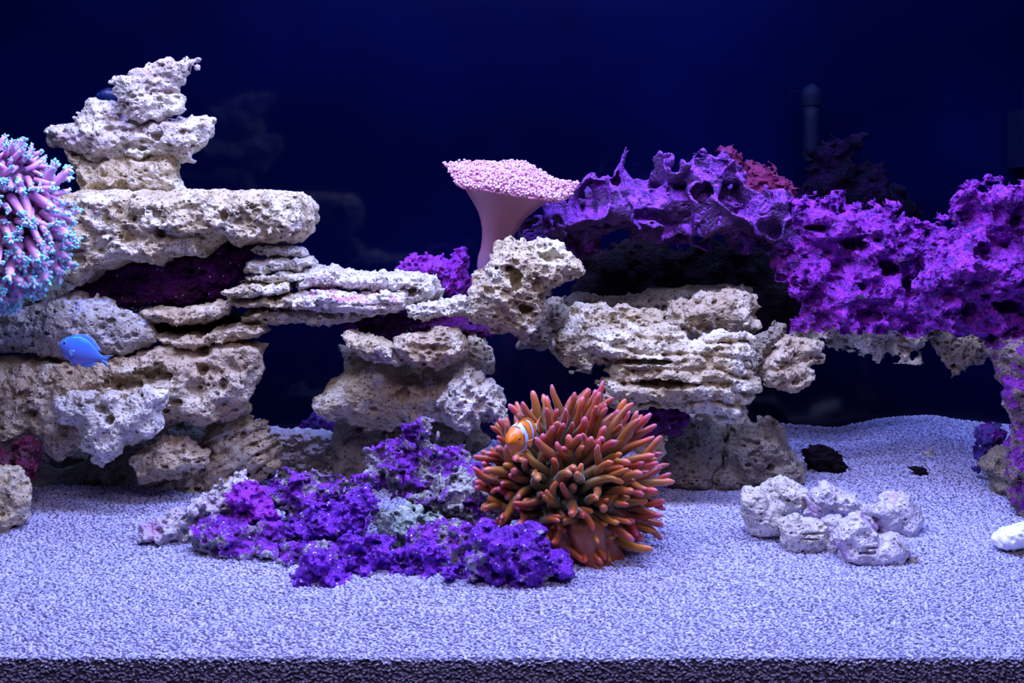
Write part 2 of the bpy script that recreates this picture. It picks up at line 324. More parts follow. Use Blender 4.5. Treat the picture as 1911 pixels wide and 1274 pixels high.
# ------------------------------------------------------------------ rocks
SEED = [0]
def rock(name, label, pts, D, T, mat, R=None, vox=2.6, amp=5, scale=34, warp=7, octs=5, layers=None, npits=0, pr=(3, 8),
         holes=(), lumps=0, lr=(6, 14), sheet=None, group=None, cat='rock', parent=None, wc=0.25, ridge=3, big=9, sq=1.0, yflat=None):
    """pts: outline in photo pixels at distance D; T: half thickness in the same pixel unit. The solid is a rounded body of that
    outline with noise, strata, pits and lumps, meshed from its distance field."""
    SEED[0] += 1; sd = SEED[0]; rg = np.random.default_rng(100+sd)
    s = D/FPX; P = np.array(pts, np.float32); pad = 14+warp*.8+(lr[1]*.8 if lumps else 0)
    x0, y0 = P.min(0)-pad; x1, y1 = P.max(0)+pad
    us = np.arange(x0, x1, vox, dtype=np.float32); vs = np.arange(y0, y1, vox, dtype=np.float32)
    Tm = T+amp*1.5+8+big+(lr[1]*.5 if lumps else 0); ws = np.arange(-Tm, Tm, vox, dtype=np.float32)
    G2 = sdf_poly(*np.meshgrid(us, vs, indexing='ij'), P).astype(np.float32)
    Rm = max(3.0, -float(G2.min())*.98); R = min(R or Rm, Rm)
    U, W, V = np.meshgrid(us, ws, vs, indexing='ij')
    off = sd*7.31
    u2, v2 = np.meshgrid(us, vs, indexing='ij'); m = min(R, T)
    sh = big*np.clip(fbm(u2, u2*0+3.3, v2, scale*1.25, 3, .5, off=off+133), -1, 1)   # the face wanders in depth
    k0 = (np.clip(R+G2, 0, None)/R)[:, None, :]
    f = (np.sqrt(((W+sh[:, None, :])/T)**2+k0*k0)-1)*m
    band = np.abs(f) < warp*1.1+amp*1.3+ridge*2+6+(sheet[2] if sheet else 0)+(layers[1] if layers else 0)
    u, w_, v = U[band], W[band], V[band]       # noise is only worked out near the surface
    wu = fbm(u, w_, v, scale*.7, 2, off=off)*warp; wv = fbm(u, w_, v, scale*.7, 2, off=off+31)*warp
    gx = (u-x0)/vox; gy = (v-y0)/vox
    d = bilin(G2, gx+wu/vox, gy+wv/vox)
    k = np.clip(R+d, 0, None)/R
    g = (np.sqrt(((w_+bilin(sh.astype(np.float32), gx, gy))/T)**2+k*k)-1)*m
    g = g-amp*fbm(u, w_, v, scale, octs, .54, off=off+11)
    if ridge:
        g = g+ridge*(np.abs(fbm(u, w_, v, scale*.8, 2, off=off+57))-.3)*1.6
        g = g-ridge*.8*np.clip(.22-np.abs(vnoise((u+wu)/13+off, w_/11, v/9)), 0, 1)*4
    if layers:
        per, la, tilt = layers
        ph = (v*math.cos(tilt)+u*math.sin(tilt))/per+.55*fbm(u, w_, v, per*3.5, 2, off=off+71)
        fr = np.abs((ph-np.floor(ph))*2-1)
        g = g+la*(np.clip(1-fr*2.2, 0, 1)-.25)
    if sheet:
        sc, th, core = sheet
        q = np.abs(fbm(u, w_, v*sq, sc, 2, .35, off=off+91))*sc*.75-th
        g = np.maximum(g, np.minimum(q, g+core))
    f[band] = g
    ins = np.argwhere(G2 < -2)
    def local(c, r, fn):
        i0 = max(0, int((c[0]-r[0]*1.4-us[0])/vox)-1); i1 = int((c[0]+r[0]*1.4-us[0])/vox)+2
        j0 = max(0, int((c[1]-r[1]*1.4-ws[0])/vox)-1); j1 = int((c[1]+r[1]*1.4-ws[0])/vox)+2
        k0 = max(0, int((c[2]-r[2]*1.4-vs[0])/vox)-1); k1 = int((c[2]+r[2]*1.4-vs[0])/vox)+2
        sl = (slice(i0, i1), slice(j0, j1), slice(k0, k1))
        if f[sl].size == 0: return
        q = np.sqrt(((U[sl]-c[0])/r[0])**2+((W[sl]-c[1])/r[1])**2+((V[sl]-c[2])/r[2])**2)
        q = q+.38*vnoise(U[sl]/9+off, W[sl]/9, V[sl]/7)*min(1, min(r)/5)
        f[sl] = fn(f[sl], (q-1)*min(r))
    def surf(i, j):     # front surface depth under outline cell
        col = f[i, :, j]; n_ = np.argmax(col < 0)
        return ws[n_] if col[n_] < 0 else None
    for _ in range(lumps):
        i, j = ins[rg.integers(len(ins))]; z = surf(i, j)
        if z is None: continue
        r = rg.uniform(*lr); local((us[i], z+r*.2, vs[j]), (r, r, r*rg.uniform(.7, 1)), lambda a, q: -np.log(np.exp(-a*.5)+np.exp(-np.clip(q, -30, 60)*.5))*2 if False else np.minimum(a, q))
    for _ in range(npits):
        i, j = ins[rg.integers(len(ins))]; z = surf(i, j)
        if z is None: continue
        r = (pr[0]+(pr[1]-pr[0])*rg.random()**4)*.9; local((us[i], z, vs[j]), (r*rg.uniform(.8, 1.5), r*1.6, r*rg.uniform(.6, 1.1)), lambda a, q: np.maximum(a, -q))
    for h in holes:      # explicit cavities: x, y, rx, ry, rdepth, [tilt ignored]
        i = int((h[0]-x0)/vox); j = int((h[1]-y0)/vox); z = surf(min(max(i, 0), len(us)-1), min(max(j, 0), len(vs)-1))
        local((h[0], (z if z is not None else -T), h[1]), (h[2], h[4], h[3]), lambda a, q: np.maximum(a, -q))
    f[0], f[-1], f[:, 0], f[:, -1], f[:, :, 0], f[:, :, -1] = 5, 5, 5, 5, 5, 5
    Vt, F = surface_nets(f)
    # drop small floating specks
    n = len(Vt); lab = np.arange(n, dtype=np.int32); fl = F.ravel(); od = np.argsort(fl, kind='stable'); uq, st = np.unique(fl[od], return_index=True); od4 = od//4
    for _ in range(200):
        mn = lab[F].min(1); new = lab.copy(); new[uq] = np.minimum(new[uq], np.minimum.reduceat(mn[od4], st)); new = new[new]; new = new[new]
        if (new == lab).all(): break
        lab = new
    ids, inv, cn = np.unique(lab, return_inverse=True, return_counts=True)
    keep = (cn > max(60, .15*cn.max()))[inv] if not sheet else (cn > max(60, .05*cn.max()))[inv]
    F = F[keep[F].all(1)]; mp = np.cumsum(keep)-1; Vt = Vt[keep]; F = mp[F]
    gu = us[0]+Vt[:, 0]*vox; gw = ws[0]+Vt[:, 1]*vox; gv_ = vs[0]+Vt[:, 2]*vox
    X = (gu-CX)*s; Y = D+(gw+T*wc)*s; Z = ZC-(gv_-CY)*s
    c = np.array([X.mean(), Y.mean(), Z.min()])
    F = F[:, ::-1]      # v runs down the picture, so the winding is mirrored
    me = mesh_from(name, np.stack([X, Y, Z], 1)-c, F, M[mat] if isinstance(mat, str) else mat)
    o = link(name, me, parent, c if parent is None else Vector(c)-parent.location)
    if parent is None: tag(o, label, cat, group)
    return o

# ================================================================== left reef
rock('limestone_rock', 'small tilted limestone rock crowning the left tower, above the flat shelf rock',
     Z1((530,240),(570,205),(620,170),(680,150),(760,145),(830,135),(880,122),(925,128),(935,150),(905,200),(860,240),(825,262),(800,280),(840,300),(885,325),(892,360),(850,400),(780,405),(740,425),(690,430),(640,420),(590,380),(560,340),(555,300),(540,265)),
     1.745, 34, 'pinky', vox=2.2, amp=8, scale=24, warp=7, npits=60, pr=(2.5,6), layers=(26,3,.5), holes=[(318,172,20,6,22),(250,182,12,5,12)])
rock('shelf_rock', 'flat overhanging shelf rock with holes in the left tower, under the tilted crown rock',
     Z1((180,490),(230,455),(300,445),(360,430),(365,400),(400,370),(430,335),(500,335),(550,350),(590,395),(640,425),(740,425),(850,415),(940,410),(985,402),(1005,420),(1000,470),(965,540),(905,590),(850,610),(820,590),(700,600),(620,590),(520,600),(450,620),(400,600),(330,560),(250,520)),
     1.76, 48, 'pinky', vox=2.4, amp=9, scale=28, warp=7, npits=90, pr=(2.5,8), layers=(34,3,0), holes=[(300,256,14,10,20),(245,272,18,9,20)])
rock('limestone_rock', 'squat pedestal rock of the left tower standing on the big white slab',
     Z1((310,560),(450,600),(620,575),(820,580),(850,620),(850,670),(870,710),(872,760),(600,768),(400,765),(360,680)),
     1.77, 40, 'cream', vox=2.4, amp=9, scale=28, warp=6, npits=50, pr=(3,7))
rock('limestone_slab', 'thick pale limestone slab with straight flat top, ending over open water at left',
     Z1((230,790),(300,760),(500,755),(800,756),(1100,754),(1420,760),(1445,780),(1472,820),(1477,900),(1462,950),(1410,1000),(1300,1005),(1200,1000),(1130,1025),(1090,1000),(1060,970),(1000,1020),(960,1070),(880,1070),(800,1060),(770,1090),(735,1115),(690,1100),(600,1090),(540,1110),(500,1130),(440,1140),(410,1180),(370,1205),(320,1195),(250,1150),(230,1050),(220,950)),
     1.72, 92, 'cream', R=26, vox=2.6, amp=5.5, scale=30, warp=3.2, npits=150, pr=(2.2,5), wc=.6,
     holes=[(304,433,10,15,26),(427,402,7,10,20),(195,467,9,7,14),(165,449,16,3.5,12),(337,416,5,4,8)])
rock('dark_mass', 'blackish purple rock with white specks in the shade beneath the big flat slab',
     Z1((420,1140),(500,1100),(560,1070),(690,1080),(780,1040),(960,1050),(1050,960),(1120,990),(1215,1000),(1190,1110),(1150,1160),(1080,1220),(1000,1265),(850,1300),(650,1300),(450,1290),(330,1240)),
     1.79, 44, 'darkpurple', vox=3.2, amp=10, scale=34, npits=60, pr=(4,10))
rock('dark_mass', 'unlit brown rock deep behind the pink frilly coral and slab',
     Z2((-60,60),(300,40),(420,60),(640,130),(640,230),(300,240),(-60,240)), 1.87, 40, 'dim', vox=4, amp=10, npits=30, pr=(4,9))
rock('limestone_rock', 'low rounded rock with pale blue patch on top, just behind the blue fish',
     Z2((-80,215),(60,185),(160,160),(330,115),(430,130),(520,180),(600,210),(660,240),(697,280),(690,320),(640,345),(560,370),(470,385),(400,395),(250,390),(120,372),(0,365),(-80,360)),
     1.72, 50, 'bluepatch', vox=2.6, amp=8, scale=30, warp=5, npits=110, pr=(2.5,8))
rock('limestone_plate', 'knobbly thin limestone plate with pale end knob under the black hollow at left',
     Z2((600,190),(700,180),(800,185),(880,170),(950,150),(1000,150),(1020,180),(1000,210),(940,225),(900,245),(820,250),(760,255),(730,240),(680,240),(640,215)),
     1.73, 44, 'cream2', vox=2.2, amp=5, scale=22, warp=4, npits=34, pr=(2.5,6), R=16, group='thin limestone plates of the left reef')
rock('dark_mass', 'thin black layer sandwiched between two tan plates at left',  # near-black solid filling the gap between the two plates
     Z2((640,230),(760,240),(900,235),(1030,200),(1100,230),(1090,270),(960,290),(800,310),(700,310)), 1.80, 50, 'black_rock_shade', vox=3.2, amp=6, npits=20)
rock('limestone_plate', 'smooth tan limestone plate lying directly on the big left block',
     Z2((690,300),(800,300),(860,290),(900,300),(960,260),(1060,245),(1150,250),(1170,275),(1130,300),(1060,312),(990,328),(920,338),(870,354),(800,350),(720,330)),
     1.73, 52, 'cream2', vox=2.2, amp=4, scale=24, warp=4, npits=24, pr=(2.5,5), R=14, group='thin limestone plates of the left reef')
rock('limestone_block', 'massive pitted cream block with brown cave, widest rock of the left reef',
     Z2((-80,405),(100,402),(240,402),(400,405),(480,395),(640,365),(850,358),(1100,335),(1150,350),(1157,460),(1122,530),(1092,590),(1062,640),(960,682),(850,692),(770,670),(740,700),(690,730),(640,760),(560,780),(450,790),(400,800),(350,790),(310,820),(270,838),(210,820),(170,780),(130,750),(60,790),(0,825),(-80,830)),
     1.72, 62, 'cream2', R=34, vox=2.6, amp=10, scale=40, warp=6, npits=170, pr=(2.5,7), wc=.4,
     holes=[(238,712,44,15,40),(290,698,40,16,44),(70,768,14,12,22),(384,686,10,12,26),(424,712,8,18,22),(339,744,12,8,20),(60,730,16,10,10)])
rock('limestone_rock', 'bright jagged pale ledge with a round hole jutting from the big left block',
     Z2((235,595),(300,555),(370,550),(400,552),(440,595),(470,560),(500,552),(560,600),(590,560),(680,525),(745,540),(740,590),(700,650),(700,720),(640,740),(560,775),(520,830),(450,860),(400,820),(350,785),(335,700),(250,650)),
     1.665, 36, 'pale', vox=2.2, amp=9, scale=24, warp=5, npits=60, pr=(2.5,6), wc=.1, holes=[(211,781,8,9,60),(190,762,16,6,12)])
rock('limestone_rock', 'blunt knobbly tan nodule under the left block, above the slanted layers',
     Z2((570,840),(620,800),(700,770),(790,735),(830,750),(860,790),(900,800),(915,850),(860,900),(780,925),(700,942),(620,942),(590,910)),
     1.715, 38, 'cream2', vox=2.4, amp=6, scale=24, npits=50, pr=(2.5,6))
rock('layered_rock', 'slanting layered tan rock rising toward the right, footing the left reef',
     Z2((590,975),(680,930),(800,880),(900,770),(920,700),(1000,680),(1080,635),(1170,680),(1150,740),(1215,790),(1230,880),(1120,930),(1010,960),(950,1010),(850,1050),(720,1060),(650,1035),(590,1000)),
     1.77, 34, 'cream2', vox=2.6, amp=8, scale=34, npits=70, pr=(3,8), layers=(22,7,.5), holes=[(457,805,9,9,20),(393,845,12,14,24),(380,870,10,8,20)])
rock('dark_mass', 'dim brown rock lying on the sand in shade at lower left',
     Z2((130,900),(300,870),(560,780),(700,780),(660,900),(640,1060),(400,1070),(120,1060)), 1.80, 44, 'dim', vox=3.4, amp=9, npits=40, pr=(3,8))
rock('dark_mass', 'black shaded rock filling the gap under the left block',
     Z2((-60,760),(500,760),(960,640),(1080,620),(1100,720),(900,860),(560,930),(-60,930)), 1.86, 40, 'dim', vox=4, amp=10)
rock('maroon_rock', 'dark maroon crusted lump hanging under the left block, by the frame edge',
     Z2((-60,810),(0,815),(60,780),(130,745),(165,790),(155,860),(140,915),(110,905),(70,885),(-60,885)), 1.67, 34, 'maroon', vox=2.6, amp=7, scale=18, npits=40, pr=(2,5))
rock('limestone_rock', 'upright pale rock on the sand at the far lower left corner of reef',
     Z2((-60,885),(40,868),(90,888),(112,950),(126,1020),(112,1100),(55,1150),(20,1230),(-60,1260)), 1.625, 40, 'cream', vox=2.6, amp=7, npits=50, pr=(2.5,6))
# stack of thin plates between the slab and the middle
GP = 'thin limestone plates stacked in steps right of the big slab'
plates = [
 ('smallest top plate of the thin stack, tucked under the slab end', Z3((130,130),(160,105),(260,100),(380,112),(412,140),(390,157),(280,157),(180,157)), 1.745, 34),
 ('second plate from the top of the thin stack, with rounded right end', Z3((105,190),(200,165),(330,170),(420,160),(442,190),(420,222),(330,228),(200,232),(105,225)), 1.74, 44),
 ('third plate from the top, straight with a tapered left tip', Z3((65,278),(150,240),(300,232),(400,235),(430,258),(380,278),(200,284)), 1.74, 48),
 ('short tilted plate with pointed left end in mid stack', Z3((0,335),(80,295),(200,300),(310,288),(318,320),(250,350),(120,356),(30,350)), 1.715, 46),
 ('wavy lower plate sheltering the bottom plate of the thin stack', Z3((10,362),(120,370),(200,350),(300,345),(400,330),(520,345),(540,395),(480,420),(300,412),(150,402),(60,397)), 1.735, 56)]
for i, (lb, p, D, T) in enumerate(plates):
    rock('limestone_plate', lb, p, D, T, 'pale' if i < 3 else 'cream', vox=2.0, amp=3.6, scale=20, warp=3.5, npits=26, pr=(2,4), R=11, group=GP)
rock('limestone_plate', 'long bottom plate bridging open water between left reef and middle pillar',
     Z3((85,445),(180,410),(400,410),(560,415),(700,425),(760,440),(700,455),(620,475),(520,492),(350,484),(200,488),(95,482)), 1.745, 56, 'cream', vox=2.2, amp=4, scale=24, warp=4, npits=36, pr=(2,5), R=14, group=GP)
rock('limestone_plate', 'long plate with a pink crusted right end in the bridge of plates',
     Z3((380,345),(470,325),(600,335),(700,338),(820,322),(890,345),(900,400),(800,432),(740,442),(600,432),(500,425),(400,412)), 1.715, 52, 'pinkpale', vox=2.2, amp=5, scale=22, warp=4, npits=60, pr=(2,4), R=18, layers=(16,2.5,0), group=GP)
rock('limestone_plate', 'bright scalloped plate on top of the bridge, left half',
     Z3((365,285),(395,240),(430,213),(540,213),(620,233),(720,240),(790,262),(740,300),(680,322),(580,312),(500,302),(430,312),(375,330)), 1.745, 60, 'pale', vox=2.2, amp=5, scale=18, warp=4, npits=60, pr=(2,4), R=16, group=GP)
rock('limestone_plate', 'hollowed plate end with dark slot atop the bridge, beside the violet rock',
     Z3((720,250),(850,230),(950,240),(1040,255),(1082,320),(1060,350),(980,385),(900,395),(860,360),(800,335),(730,330)), 1.74, 54, 'pale', vox=2.2, amp=5, scale=18, warp=4, npits=40, pr=(2,4), R=20, group=GP, holes=[(768,543,22,9,26)])
rock('limestone_plate', 'narrow pitted bar-shaped plate reaching the holey cream rock from the left',
     Z3((898,412),(1000,385),(1100,368),(1180,350),(1230,370),(1220,440),(1080,452),(980,467),(905,455)), 1.70, 30, 'pale', vox=2.0, amp=4, scale=16, warp=3.5, npits=50, pr=(2,4), R=14, group=GP)
# ================================================================== middle
rock('violet_rock', 'small bright violet crusted rock behind the bridge, left of the mushroom coral stalk',
     Z3((870,210),(885,185),(930,150),(1030,155),(1120,185),(1150,130),(1200,118),(1215,200),(1200,300),(1190,350),(1100,350),(1060,270),(980,250),(900,240)), 1.80, 40, 'purple', vox=2.4, amp=8, scale=20, warp=6, npits=40, pr=(3,6))
rock('dark_mass', 'dark violet shaded rock under the bridge of plates, topping the middle pillar',
     Z3((560,480),(700,440),(890,430),(960,450),(1150,450),(1300,480),(1330,560),(1200,560),(1050,560),(900,580),(760,575),(640,545)), 1.79, 56, 'darkpurple', vox=3, amp=9, npits=30)
rock('limestone_plate', 'tapered brown-speckled tongue of stone slanting down on the middle pillar top',
     Z3((578,540),(620,522),(700,545),(780,568),(840,600),(900,680),(860,697),(760,682),(650,642),(600,595)), 1.70, 44, 'cream', vox=2.2, amp=4, scale=22, warp=3.5, npits=40, pr=(2,4), R=20)
rock('limestone_rock', 'boat-shaped cream rock with pale rim on the middle pillar top',
     Z3((820,562),(900,540),(1000,545),(1040,510),(1090,500),(1150,522),(1215,590),(1190,650),(1120,685),(1060,712),(930,707),(880,672),(830,612)), 1.69, 44, 'cream2', vox=2.2, amp=6, scale=26, warp=4, npits=40, pr=(2,5), R=22, holes=[(800,646,40,8,14),(803,656,8,5,16)])
rock('limestone_rock', 'grey speckled knob on the right shoulder of the middle pillar',
     Z3((1180,530),(1260,525),(1310,600),(1332,680),(1290,735),(1230,740),(1190,640)), 1.77, 36, 'cream', vox=2.6, amp=6, npits=40, pr=(2.5,5))
rock('limestone_rock', 'shaded neck rock linking pillar top and the big rounded boulder',
     Z3((580,600),(700,640),(900,690),(1120,690),(1230,650),(1200,760),(1040,810),(800,770),(600,730)), 1.83, 34, 'cream2', vox=3, amp=8, npits=40)
rock('limestone_boulder', 'big rounded speckled boulder in the middle pillar, left of the anemone',
     Z3((440,900),(470,850),(500,818),(560,760),(640,700),(740,668),(800,680),(880,740),(960,765),(1000,700),(1080,715),(1150,690),(1240,720),(1250,860),(1250,1000),(1150,1022),(1060,965),(900,975),(800,1033),(700,1025),(600,965),(500,970),(450,945)),
     1.745, 62, 'cream', vox=2.6, amp=9, scale=44, warp=6, npits=120, pr=(2,5), holes=[(757,732,12,14,30),(700,760,8,6,10)])
rock('limestone_rock', 'bright white encrusted rock leaning behind the anemone on its left',
     Z3((1070,870),(1110,800),(1180,688),(1260,740),(1350,800),(1392,870),(1380,980),(1250,970),(1200,1025),(1130,985)), 1.68, 42, 'pale', vox=2.2, amp=9, scale=22, warp=6, npits=90, pr=(2,5), layers=(24,4,.9))
rock('limestone_rock', 'brown shadowed foot rock under the rounded boulder of the middle pillar',
     Z3((560,960),(700,1000),(880,970),(1030,970),(1200,990),(1300,1050),(1200,1200),(900,1320),(560,1320),(530,1100)), 1.81, 36, 'grey', vox=3.2, amp=9, npits=60, pr=(3,6))
rock('sand_dusted_rock', 'flat rock topped with blue-lit sand in the gap between left reef and pillar',
     Z3((150,980),(245,1020),(400,1030),(600,1025),(640,1060),(640,1260),(60,1260),(60,1000)), 1.84, 38, 'sanded', vox=3, amp=7, npits=50, pr=(3,7), R=16)
rock('violet_rock', 'tiny deep violet rock glinting behind the sand in the gap at left',
     Z3((370,1015),(385,975),(430,943),(520,958),(600,985),(600,1035),(400,1040)), 1.93, 20, 'bluegem', vox=2.4, amp=5, scale=12)
rock('holey_rock', 'bright cream rock riddled with deep hollows, in front of the mushroom coral stalk',
     Z4((640,765),(700,700),(722,625),(800,595),(880,605),(960,610),(1020,600),(1090,635),(1150,690),(1220,730),(1232,790),(1180,812),(1100,852),(1080,900),(1000,940),(1000,1000),(970,1080),(930,1140),(860,1185),(780,1172),(680,1122),(610,1092),(545,1022),(545,960),(560,900),(600,840)),
     1.66, 56, 'cream', vox=2.2, amp=10, scale=26, warp=6, npits=110, pr=(2.2,6), wc=.2, ridge=6,
     holes=[(1034,478,31,13,34),(963,520,13,24,38),(950,500,10,8,26),(912,540,10,9,18),(978,575,16,11,18),(905,610,22,6,16),(1000,530,9,12,20)])
rock('ruffled_violet_rock', 'large ruffled violet rock of folded plates overhanging a black arch, behind mushroom coral',
     [(965,445),(972,420),(1000,402),(1010,385),(1060,372),(1085,352),(1094,328),(1130,326),(1150,328),(1160,292),(1172,284),(1187,298),(1192,318),(1205,325),(1215,298),(1235,278),(1260,282),(1275,296),(1285,300),(1298,278),(1320,274),(1345,288),(1360,280),(1380,296),(1395,322),(1420,332),(1445,336),(1462,350),(1482,378),(1486,400),(1492,440),(1480,480),(1420,470),(1350,468),(1280,455),(1200,448),(1140,462),(1100,490),(1085,497),(1060,470),(1000,462)],
     1.80, 112, 'ruffle', vox=2.6, sq=.8, amp=13, scale=46, warp=9, octs=3, sheet=(54, 3.0, 34), wc=.3, npits=60, pr=(3,7))
rock('crimson_rock', 'crimson crusted lobes rising behind the right end of the ruffled violet rock',
     [(1338,310),(1345,286),(1362,278),(1378,292),(1388,310),(1410,318),(1445,314),(1462,330),(1480,352),(1486,385),(1470,410),(1420,400),(1380,380),(1345,350)], 1.87, 26, 'crimson', vox=2.2, amp=9, scale=20, warp=7, octs=3, npits=14, pr=(3,6), ridge=5)
rock('dark_mass', 'black solid painting the darkness at the back of the cave under the ruffled violet arch',  # cave shade put in as a near-black solid
     [(1090,470),(1200,452),(1300,455),(1500,470),(1510,560),(1440,610),(1300,590),(1150,590),(1070,560)], 1.95, 30, 'black_rock_shade', vox=4.5, amp=8)
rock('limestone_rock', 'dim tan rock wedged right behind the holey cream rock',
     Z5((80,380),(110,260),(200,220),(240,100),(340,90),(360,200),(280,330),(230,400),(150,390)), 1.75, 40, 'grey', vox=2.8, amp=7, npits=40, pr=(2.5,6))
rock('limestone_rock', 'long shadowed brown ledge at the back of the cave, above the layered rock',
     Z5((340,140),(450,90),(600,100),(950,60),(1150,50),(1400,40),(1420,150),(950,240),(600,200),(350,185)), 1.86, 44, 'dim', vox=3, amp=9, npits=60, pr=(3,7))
rock('limestone_rock', 'lumpy tan rock in half shade behind the layered rock, right of centre',
     Z5((930,140),(1050,110),(1150,90),(1300,70),(1420,100),(1430,200),(1452,270),(1400,305),(1230,290),(1150,300),(1100,340),(1000,310),(940,250)), 1.79, 42, 'cream2', vox=2.4, amp=9, scale=22, npits=50, pr=(2.5,7), lumps=14, lr=(6,13))
rock('limestone_rock', 'rounded cream rock on the upper left shoulder behind the layered rock',
     Z5((250,330),(300,240),(340,190),(400,160),(550,150),(690,148),(780,165),(900,190),(960,270),(940,340),(700,400),(500,430),(500,560),(430,545),(330,455),(265,375)), 1.765, 36, 'cream', vox=2.4, amp=9, scale=30, warp=6, npits=90, pr=(2.5,8), ridge=4, holes=[(1075,583,10,8,16),(1094,588,7,9,18)])
rock('layered_rock', 'big bright layered rock with long dark horizontal slots, above the anemone right',
     Z5((375,425),(450,325),(560,290),(700,262),(830,292),(930,268),(1000,310),(1080,350),(1150,330),(1200,318),(1320,320),(1400,340),(1422,430),(1402,540),(1462,590),(1452,640),(1392,682),(1372,760),(1320,797),(1100,782),(1000,742),(850,717),(640,742),(560,682),(545,600),(585,540),(600,490),(520,470),(500,430),(430,440)),
     1.685, 62, 'cream', vox=2.2, amp=8, scale=24, warp=5, npits=150, pr=(2.2,6), layers=(31,9,-.06), wc=.3,
     holes=[(1228,711,68,8.5,46),(1190,671,78,6,38),(1348,712,12,9,20),(1372,748,8,8,14),(1250,640,30,6,14),(1320,668,8,14,14)])
rock('limestone_rock', 'pale thin neck of rock right of the layered rock, under the violet reef',
     Z5((1395,345),(1470,312),(1520,285),(1550,230),(1590,250),(1602,290),(1590,330),(1535,380),(1482,440),(1450,500),(1465,575),(1400,560),(1400,430)), 1.75, 22, 'grey', vox=2.4, amp=6, scale=20, npits=30, pr=(2,5))
rock('limestone_rock', 'lobed tan rock sticking out to the right over open water, centre right',
     Z5((1470,450),(1530,380),(1600,335),(1700,345),(1790,365),(1827,420),(1812,470),(1720,482),(1757,550),(1742,590),(1662,627),(1560,617),(1470,577),(1440,540)), 1.75, 34, 'cream2', vox=2.4, amp=8, scale=30, npits=60, pr=(2,6), R=18, layers=(40,4,.35))
rock('violet_rock', 'smooth dark violet boulder on the shaded underside of the layered rock',
     Z5((515,640),(560,650),(640,720),(850,700),(1000,720),(1060,790),(1000,860),(900,900),(780,917),(660,885),(580,800)), 1.74, 50, 'darkpurple', vox=2.8, amp=6, npits=20)
rock('limestone_pillar', 'wide brown shadowed pillar rock carrying the layered rock',
     Z5((880,900),(990,850),(1060,770),(1300,770),(1300,880),(1230,1000),(1200,1230),(1000,1230),(900,1150),(870,1000)), 1.79, 50, 'grey', vox=3, amp=8, scale=40, npits=50, pr=(3,7))
rock('limestone_boulder', 'large dim boulder on the sand right of the pillar, behind pale rubble',
     Z5((1150,1210),(1180,1090),(1210,1000),(1240,880),(1350,780),(1420,808),(1500,795),(1545,805),(1582,850),(1602,920),(1685,1070),(1690,1150),(1660,1230),(1330,1260),(1180,1240)), 1.785, 54, 'grey', vox=2.8, amp=9, scale=34, npits=70, pr=(3,7), holes=[(1362,806,12,12,18)])
rock('limestone_rock', 'small pale hooked rock between the anemone and the brown pillar',
     Z5((745,925),(800,915),(900,905),(918,980),(862,1015),(855,1110),(840,1200),(780,1180),(760,1010)), 1.72, 24, 'cream', vox=2.4, amp=5, scale=16, npits=16, pr=(2,4))
# ================================================================== right reef
rock('violet_rock', 'broad bright violet crusted rock with tan underside, bridging right of the ruffled rock',
     [(1478,405),(1500,386),(1525,380),(1565,376),(1580,395),(1620,405),(1660,396),(1700,415),(1720,425),(1760,428),(1800,430),(1805,460),(1790,520),(1745,560),(1725,620),(1700,657),(1640,656),(1560,637),(1490,622),(1470,600),(1498,580),(1480,540),(1468,500),(1480,450)],
     1.78, 56, 'violet', vox=2.5, amp=13, scale=34, warp=12, npits=110, pr=(3,10), ridge=9, big=46, wc=.4, holes=[(1590,455,30,14,40),(1650,500,24,16,40),(1700,535,30,24,50),(1560,500,16,12,30),(1510,560,22,16,40),(1620,585,26,14,40),(1525,425,26,7,24)])
rock('violet_rock', 'tall violet rock with curled knob at the right edge of the tank',
     [(1795,450),(1810,405),(1806,370),(1818,350),(1838,336),(1860,343),(1890,345),(1990,360),(1990,700),(1911,665),(1870,645),(1800,615),(1740,612),(1733,560),(1718,520),(1745,475)],
     1.68, 60, 'violet', vox=2.5, amp=13, scale=34, warp=12, npits=110, pr=(3,10), ridge=9, big=46, wc=.3, holes=[(1822,470,24,18,44),(1875,570,30,14,40),(1762,550,22,20,40),(1810,585,16,20,36),(1850,400,10,24,26)])
rock('limestone_rock', 'brown pointed rock hanging down beneath the right violet rock',
     [(1730,615),(1800,595),(1870,625),(1905,650),(1880,662),(1840,667),(1805,690),(1775,695),(1755,670)], 1.80, 26, 'cream2', vox=2.4, amp=8, scale=20, npits=70, pr=(2.5,6))
rock('violet_pillar', 'narrow violet and brown pillar at the right edge under the violet rock',
     [(1866,640),(1911,620),(1990,640),(1990,1010),(1911,1000),(1895,940),(1886,880),(1893,800),(1874,720)], 1.665, 50, 'violet2', vox=2.8, amp=9, scale=28, npits=70, pr=(3,7))
rock('violet_rock', 'small glossy blue-violet rock standing on the sand beside the right pillar',
     Z9((1620,405),(1630,260),(1660,190),(1750,170),(1785,215),(1765,290),(1720,340),(1660,400),(1640,470)), 1.78, 24, 'bluegem', vox=2.2, amp=6, scale=14, npits=20, pr=(2,5))
rock('limestone_rock', 'plain grey wedge of rock between the sand and right violet pillar',
     Z9((1640,420),(1720,340),(1780,300),(1870,360),(1870,640),(1730,620),(1690,500)), 1.74, 30, 'grey', vox=2.8, amp=5)
rock('dark_mass', 'small jagged black rock lying on the back sand drift at right',
     Z9((545,350),(575,330),(610,323),(700,320),(750,370),(770,410),(840,445),(845,480),(700,490),(600,455),(560,420)), 1.83, 22, 'black_rock_shade', vox=2.2, amp=5, scale=14, npits=14, pr=(2,4))
rock('pebble', 'small square grey pebble standing on the back sand drift',
     Z9((1288,352),(1338,308),(1358,382),(1350,410),(1305,412)), 1.86, 9, 'pale', vox=1.4, amp=1.2, warp=1, R=6, cat='pebble')
